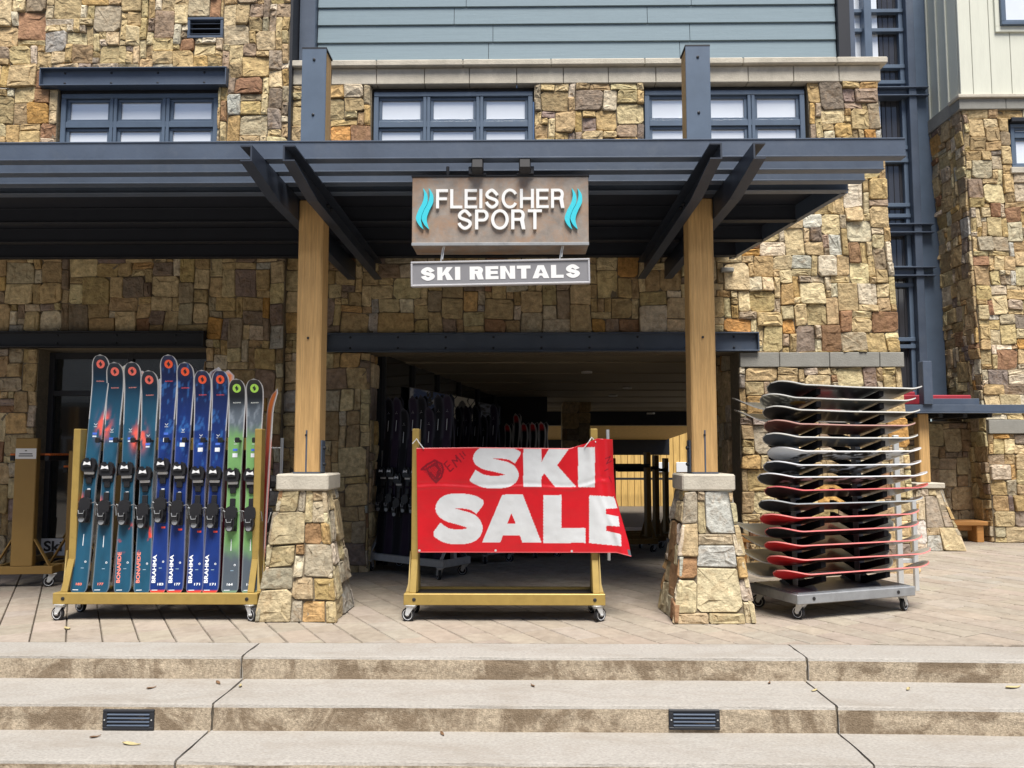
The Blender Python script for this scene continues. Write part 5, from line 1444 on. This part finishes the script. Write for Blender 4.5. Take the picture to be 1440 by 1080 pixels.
DESC = ['charcoal based snowboard', 'grey snowboard with sunburst fan graphic', 'black based snowboard with pale edges', 'reddish brown snowboard', 'slate grey snowboard', 'white nosed snowboard with black flame graphic',
        'black snowboard with white streaks', 'black snowboard with white streaks', 'maroon snowboard with red edges', 'dark snowboard with orange line pattern on its nose', 'red nosed snowboard', 'black nosed snowboard with red edges',
        'red nosed snowboard', 'red nosed snowboard', 'red nosed snowboard']
ORD = ['topmost', 'second from the top', 'third from the top', 'fourth from the top', 'fifth from the top', 'sixth from the top', 'seventh from the top', 'eighth from the top', 'seventh from the bottom', 'sixth from the bottom', 'fifth from the bottom', 'fourth from the bottom', 'third from the bottom', 'second from the bottom', 'lowest']
rbd = random.Random(8)
SHF = [.06, .0, .02, .0, .0, .04, .02, .01, .05, .0, -.03, .0, .0, .05, .07]
for i, py in enumerate(BY):
    L = rbd.uniform(1.46, 1.60); hw = rbd.uniform(.134, .147)
    zt_ = zlev(py) - .012
    cy = NEAR + hw*.88*math.cos(TILT); cz_ = zt_ - (cy+.30)*math.tan(TILT)*1.0 + .003
    M = BM @ Matrix.Translation((SHF[i]-.01, cy+rbd.uniform(-.012,.012), cz_+.002)) @ Matrix.Rotation(rbd.uniform(-.03,.03), 4, 'Z') @ Matrix.Rotation(-TILT, 4, 'X')
    o = link('snowboard', board_mesh(KINDS[i], L, i+1, hw), None, M=M)
    tag(o, DESC[i]+', '+ORD[i]+', front of rack', 'snowboard', 'snowboards on the front of the rack')
    if i in (1,2,11,12,13,14):
        L = rbd.uniform(1.48, 1.60)
        M = BM @ Matrix.Translation((rbd.uniform(-.01,.05), -cy, cz_)) @ Matrix.Rotation(TILT, 4, 'X')
        o = link('snowboard', board_mesh('grey' if i != 0 else 'dark', L, i+40, hw), None, M=M)
        tag(o, 'grey topped snowboard, level with the board '+ORD[i]+', far side of rack', 'snowboard', 'snowboards on the far side of the rack')
# pale steel shop-rail posts behind the boards
t = thing('garment_rail', 'galvanised steel rail frame standing behind the snowboard rack', 'rail')
for px, w_ in ((1262, .05), (1284, .04)):
    p_ = P(px, 700, 7.3); MB().box(p_.x-w_/2, p_.x+w_/2, 7.28, 7.32, 0, Z(px, 612 if px == 1262 else 700, 7.3), .004).build('post', 'zinc', t)
a = P(1262, 625, 7.3); b = P(1284, 712, 7.3)
MB().box(a.x-.0, b.x, 7.325, 7.345, .25, .29, .003).build('cross_bar', 'zinc', t)

# chrome rail beside the ski rack
t = thing('chrome_rail', 'slim chrome tube rail standing behind the stone pedestal by the green skis', 'rail')
a = P(397, 616, 6.75); b = P(381, 775, 6.75)
MB().tube([(a.x, 6.75, a.z), (a.x-.01, 6.75, 0.02)], .014, 10).build('upright', 'zinc', t)
MB().tube([(a.x, 6.75, Z(390,630,6.75)), (a.x-.28, 6.75, Z(390,630,6.75))], .008, 8).build('rung', 'zinc', t)
MB().tube([(a.x-.01, 6.75, Z(390,777,6.75)), (a.x-.28, 6.75, Z(390,777,6.75))], .008, 8).build('rung', 'zinc', t)
MB().tube([(a.x-.28, 6.75, a.z), (a.x-.29, 6.75, 0.02)], .014, 10).build('upright', 'zinc', t)
for dx in (0, -.28): MB().box(a.x+dx-.04, a.x+dx+.02, 6.66, 6.84, 0, .02, .004).build('foot', 'chrome', t)

# ------------------------------------------------------------------ brown racks at the left, seen end on
def end_rack(label, x, y, rz, W=1.25, H=1.35, gold='brown_gold', wd=.10, orange=True, group=None, z=0):
    t = thing('ski_rack', label, 'rack', TR(x, y, z, rz), group); w = W/2; d = .27; z0, z1 = CH, CH+.07
    for s in (-1, 1):
        MB().box(-w, w, s*d-.02, s*d+.02, z0, z1, .004).build('base_beam', gold, t)
        MB().box(s*w-.03, s*w+.03, -d-.02, d+.02, z0-.001, z1+.002, .004).build('cross_beam', gold, t)
        xp = s*(w-.01)
        MB().box(xp-.035, xp+.035, -wd, wd, z1+.003, H, .006).build('post', gold, t)
        for q in (-1, 1): MB().bar((xp, q*(d-.02), z1), (xp, q*wd, z1+.26), .045, .012, .002).build('brace', gold, t)
    for q in (-1, 1):
        MB().box(-w+.04, w-.04, q*.16-.02, q*.16+.02, H-.22, H-.17, .003).build('top_bar', 'dark_steel', t)
        if orange:
            m = MB()
            for k in range(int(W/.045)):
                xk = -w+.05+k*.045
                m.box(xk, xk+.036, q*.16-.026, q*.16+.026, H-.169, H-.148, .006)
            m.build('bumper_strip', 'orange_rubber', t)
    for i, (a_, b_) in enumerate(((-w+.02,-d),(w-.02,-d),(-w+.02,d),(w-.02,d))): caster(t, a_, b_, z0, (.4,1.9,-.6,2.6)[i])
    return t
g1 = G(5, 829); g2 = G(60, 831)
t = end_rack('empty brown rolling rack with orange bumper strips and a paper tag on its post', X(33, 820, 7.5), 7.95, math.pi/2+.10, W=1.15, H=1.42)
m = MB(); m.cur = (.75,.75,.74)
lx_ = -1.15/2+.01-.036
m.add([Vector((lx_, a, b)) for a, b in ((.095,1.22),(-.095,1.22),(-.095,1.32),(.095,1.32))], [[0,1,2,3]])
m.cur = (.08,.08,.08)
for zz, w_ in ((1.298,.01),(1.268,.06),(1.248,.065)): m.add([Vector((lx_-.001, a, b)) for a, b in ((w_,zz-.005),(-w_,zz-.005),(-w_,zz+.005),(w_,zz+.005))], [[0,1,2,3]])
m.build('paper_tag', 'print', t)
end_rack('empty brown rolling rack standing close behind the rack of skis', X(95, 800, 7.6)+.05, 8.05, math.pi/2+.06, W=.9, H=1.30)
# notice in the shop window
sgn = thing('window_notice', 'white notice with black Ski lettering low in the shop window', 'sign', Matrix.Translation((X(47,770,YT+.20)+.07, YT+.195, Z(47,781,YT+.2))))
nw = X(101,770,YT+.2)-X(47,770,YT+.2); nh = Z(47,757,YT+.2)-Z(47,781,YT+.2)
MB().box(0, nw, -.006, 0, 0, nh, .001).build('board', 'white_plastic', sgn)
m = MB(); text_solid(m, 'Ski', Matrix.Translation((.05, -.0065, .045)), nw*.48, nh*.62, .03, 1, .001); m.build('lettering', 'black_plastic', sgn)
m = MB(); text_solid(m, 'e', Matrix.Translation((nw*.86, -.0065, .045)), nw*.10, nh*.42, .03, 1, .001); m.build('lettering', 'black_plastic', sgn)

# ------------------------------------------------------------------ inside the passage: ski carts, posters, notices
DARK = {}
for stl in ('black', 'plum', 'redtip', 'white'):
    for L in (1.62, 1.75): DARK[stl, L] = ski_mesh(stl, L, len(DARK)+50, False, .95)
tipm = MB(); tipm.cur = lin(215,218,222)
for a in (0, 2.1, 4.2):
    tipm.add([Vector((.020*math.cos(a+math.pi/2+o_)*k_, -.0265, .020*math.sin(a+math.pi/2+o_)*k_)) for o_, k_ in ((-.3,.3),(0,1.2),(.3,.3))], [[0,1,2]])
tipm.add([Vector((x, -.0185, z)) for x, z in ((-.004,-.20),(.004,-.20),(.004,-.08),(-.004,-.08))], [[0,1,2,3]])
TIPM = tipm.mesh('printed_graphics', 'print')
NTH = ['first ', 'second ', 'third ', 'fourth ', 'fifth ', 'sixth ', 'seventh ', 'eighth ']
def grey_cart(label, x, y, rz, L=1.1, skis=(), lab='', z=0, gold='grey_steel'):
    t = thing('ski_rack', label, 'rack', TR(x, y, z, rz), 'ski carts in the passage'); w = L/2; d = .20; z0, z1 = CH, CH+.075
    for s in (-1, 1):
        MB().box(-w, w, s*d-.018, s*d+.018, z0, z1, .004).build('base_beam', gold, t)
        MB().box(s*(w-.018)-.018, s*(w-.018)+.018, -d+.019, d-.019, z0, z1, .004).build('cross_beam', gold, t)
        MB().box(s*(w-.05)-.025, s*(w-.05)+.025, -.025, .025, z1-.01, 1.30, .003).build('post', gold, t)
        for q in (-1, 1): MB().bar((s*(w-.05), q*(d-.01), z1), (s*(w-.05), q*.02, z1+.26), .04, .008, .002).build('brace', gold, t)
    MB().box(-w+.04, w-.04, -d+.02, d-.02, z0+.01, z0+.02).build('tray', 'black_plastic', t)
    MB().box(-w+.076, w-.076, -.02, .02, 1.20, 1.26, .003).build('top_bar', gold, t)
    m = MB()
    for k in range(int(L/.075)-1): m.box(-w+.07+k*.075, -w+.11+k*.075, -.034, -.022, 1.215, 1.24, .004)
    m.build('bumper_strip', 'orange_rubber', t)
    for i, (a_, b_) in enumerate(((-w+.06,-d),(w-.06,-d),(-w+.06,d),(w-.06,d))): caster(t, a_, b_, z0, (.4,1.0,-.6,2.0)[i])
    n = len(skis)
    for s in (-1, 1):
        for k, (stl, Ls) in enumerate(skis):
            xk = -w+.13 + (L-.26)*k/(n-1)
            bt = Vector((xk, s*.13, z0+.021)); tp = bt + Vector((.0, -s*.085, 1)).normalized()*Ls
            M = TR(x, y, z, rz) @ ski_matrix(bt, tp)
            if s > 0: M = M @ Matrix.Rotation(math.pi, 4, 'Z')
            k_ = thing('ski', NTH[k]+lab.replace('SIDE', 'front' if s < 0 else 'back'), 'ski', M, 'dark skis on the passage carts')
            link('board', DARK[stl, Ls], k_); add_binding(k_, Ls)
            if stl in ('black', 'plum') and s < 0: link('printed_graphics', TIPM, k_, M=Matrix.Translation((0, 0, Ls-.18)))
    return t
r3 = math.atan2(7.90-8.37, -.75+1.53)
grey_cart('grey rolling cart of dark skis just inside the passage pier', -1.12, 8.28, -.62, 1.12, [('black',1.75),('plum',1.75),('black',1.62),('plum',1.75),('black',1.75),('plum',1.62),('black',1.75),('plum',1.75)], 'dark ski from the shop window along the SIDE of the pier cart')
grey_cart('second grey rolling cart of dark skis further down the passage', -.62, 9.55, -.85, 1.15, [('black',1.62),('black',1.75),('plum',1.75),('black',1.75),('black',1.62),('plum',1.75)], 'dark ski from the shop window along the SIDE of the second cart', z=-.03)
grey_cart('gold rolling cart of red tipped dark skis deep in the passage', .05, 10.35, -.9, 1.0, [('redtip',1.62),('redtip',1.75),('redtip',1.62),('redtip',1.62),('redtip',1.62)], 'red tipped ski from the shop window along the SIDE of the gold cart', z=-.085, gold='gold')
# posters along the shop front
def on_left(pxa, pxb, y_top, y_bot):
    """meet the pixel columns with the slanted shop-front plane"""
    out = []
    for px in (pxa, pxb):
        d = ray(px, 570); k = .285
        t = (-1.66 - k*9.0 + .05)/(d.x - k*d.y); out.append(Vector((d.x*t, d.y*t, 0)))
    return out
def poster(px0, px1, pt0, pb0, label, painter, seed):
    a, b = on_left(px0, px1, 0, 0)
    zt_ = Z(px0, pt0, a.y); zb_ = Z(px0, pb0, a.y); w = (b-a).length
    rz = math.atan2(b.y-a.y, b.x-a.x)
    t = thing('poster', label, 'poster', TR(a.x, a.y, zb_, rz), 'posters on the shop front in the passage')
    nu, nv = 48, 32; h = zt_-zb_
    U, V = np.meshgrid(np.linspace(0,1,nu), np.linspace(0,1,nv)); c = painter(U.ravel(), V.ravel())
    m = MB(); m.v = [(p*w, -.011, q*h) for p, q in zip(U.ravel(), V.ravel())]
    m.f = [[i*nu+j, i*nu+j+1, (i+1)*nu+j+1, (i+1)*nu+j] for i in range(nv-1) for j in range(nu-1)]; m.c = [tuple(q) for q in c]
    m.build('print', 'print', t); MB().box(-.01, w+.01, -.010, .01, -.01, h+.01, .001).build('panel', 'black_plastic', t)
def pn1(u, v):
    c = np.tile(np.array([lin(70,100,160)]), (len(u), 1)); k = sm(.45,.6, fbm(u*4, v*3)+.35*(.5-v)-.2*(u-.3)); c = mixc(c, lin(215,220,228), k)
    c = mixc(c, lin(20,24,34), ((np.abs(u-.55)<.10) & (v > .45) & (fbm(u*18, v*12) > .42))*1.0); return c
def pn2(u, v):
    c = np.tile(np.array([lin(225,220,205)]), (len(u), 1)); d = np.zeros(len(u), bool)
    for x in (.12,.22,.78,.9): d |= np.abs(u - x - .08*np.sin(v*9+x*20)) < .025
    d |= (np.hypot((u-.5)/.18, (v-.35)/.5) < 1); c[d] = lin(25,25,30); return c
def pn3(u, v):
    c = np.tile(np.array([lin(120,130,150)]), (len(u), 1)); c = c*(.5+fbm(u*6,v*5)[:, None]); c = mixc(c, lin(30,34,48), sm(.5,.6,fbm(u*5+9,v*8))); return c
poster(575, 624, 545, 585, 'poster of a blue sky and snow slope on the passage shop front', pn1, 1)
poster(630, 667, 555, 588, 'pale poster with dark branches and an arched shape on the passage shop front', pn2, 2)
poster(672, 704, 566, 596, 'grey blue poster of swirling snow on the passage shop front', pn3, 3)
a, b = on_left(713, 736, 0, 0); rz = math.atan2(b.y-a.y, b.x-a.x)
t = thing('brand_sign', 'dark sign with red PIT VIPER lettering on the passage shop front', 'sign', TR(a.x, a.y, Z(713, 594, a.y), rz))
w = (b-a).length; h = Z(713, 584, a.y)-Z(713, 594, a.y)
MB().box(-.04, w+.04, -.004, .01, -.05, h+.05, .001).build('panel', 'black_plastic', t)
m = MB(); text_solid(m, 'PIT VIPER', Matrix.Translation((0, -.005, 0)), w, h, .03, 1, .002); m.build('lettering', 'sign_red', t)
p0 = P(512, 779, 8.85); p1 = P(560, 752, 8.85)
t = thing('boot_notice', 'white notice reading Boot Store at the foot of the passage shop front', 'sign', Matrix.Translation((-1.63, 8.9, p0.z)))
MB().box(0, .50, -.02, 0, 0, p1.z-p0.z, .001).build('board', 'white_plastic', t)
m = MB(); text_solid(m, 'Boot Store', Matrix.Translation((-.10+.12, -.0205, .055)), .46, .12, .02, 1, .001); m.build('lettering', 'black_plastic', t)
MB().box(.05, .09, -.02, .0, -p0.z, 0).build('leg', 'dark_steel', t); MB().box(.41, .45, -.02, .0, -p0.z, 0).build('leg', 'dark_steel', t)
# empty racks on the right of the passage
for k, (px, y) in enumerate(((935, 12.9), (921, 12.0), (909, 11.2))):
    xx = X(px, 700, y)
    end_rack(('empty gold rolling rack deepest in the passage beside the far wall', 'empty gold rolling rack between two others deep in the passage', 'empty gold rolling rack nearest the sale banner deep in the passage')[k],
             xx-.42, y, .22, W=.95, H=1.42, gold='brown_gold', wd=.06, orange=False, z=-.06*(y-8.9), group='empty racks in the passage')

# ------------------------------------------------------------------ fallen leaves on the steps and forecourt
leaf_spots = [(185,1047,3,'leaf',.055,'pale yellow leaf lying on the lowest tread below the step vent'), (1425,967,2,'leaf',.06,'pale yellow leaf on the middle tread beyond the step joint'),
              (307,961,2,'brown_leaf',.035,'brown leaf lying at the step joint on the middle tread'), (338,965,2,'leaf',.03,'small tan leaf beside the brown leaf at the step joint'),
              (213,968,2,'brown_leaf',.03,'small brown leaf on the middle tread above the step vent'), (134,1037,3,'brown_leaf',.03,'brown leaf on the lowest tread beside the step vent'),
              (749,965,2,'brown_leaf',.03,'dark leaf on the middle tread below the banner rack'), (622,1033,3,'brown_leaf',.028,'dark leaf on the lowest tread below the banner rack'),
              (1082,961,2,'brown_leaf',.025,'small brown leaf against the top riser near the step joint'), (1145,972,2,'leaf',.028,'small tan leaf by the step joint on the middle tread'),
              (1277,970,2,'leaf',.03,'small pale leaf on the middle tread between joint and yellow leaf'), (94,884,1,'leaf',.06,'pale leaf on the pavers in front of the gold ski rack')]
for px, py, lev, mm, sz_, lab in leaf_spots:
    z = {1: .002, 2: -r1+.002, 3: -r2+.002}[lev]; g = G(px, py, z); a0 = R.uniform(0, 6.28)
    m = MB(); n = 7; vs = []
    for i in range(n):
        t_ = i/(n-1); w_ = .34*math.sin(math.pi*t_**.8)*(1-.2*t_)
        for q in (-1, 0, 1): vs.append(Vector(((t_-.5)*2*sz_, q*w_*sz_, .001+.005*abs(q)*(1+.5*math.sin(i)) + .005*(2*t_-1)**2)))
    fs = [[i*3+k, i*3+k+1, i*3+k+4, i*3+k+3] for i in range(n-1) for k in (0, 1)]
    m.add([TR(g.x, g.y, g.z, a0) @ q for q in vs], fs)
    o = m.build('fallen_leaf', mm); md = o.modifiers.new('thick', 'SOLIDIFY'); md.thickness = .0012
    tag(o, lab, 'leaf', 'fallen leaves')
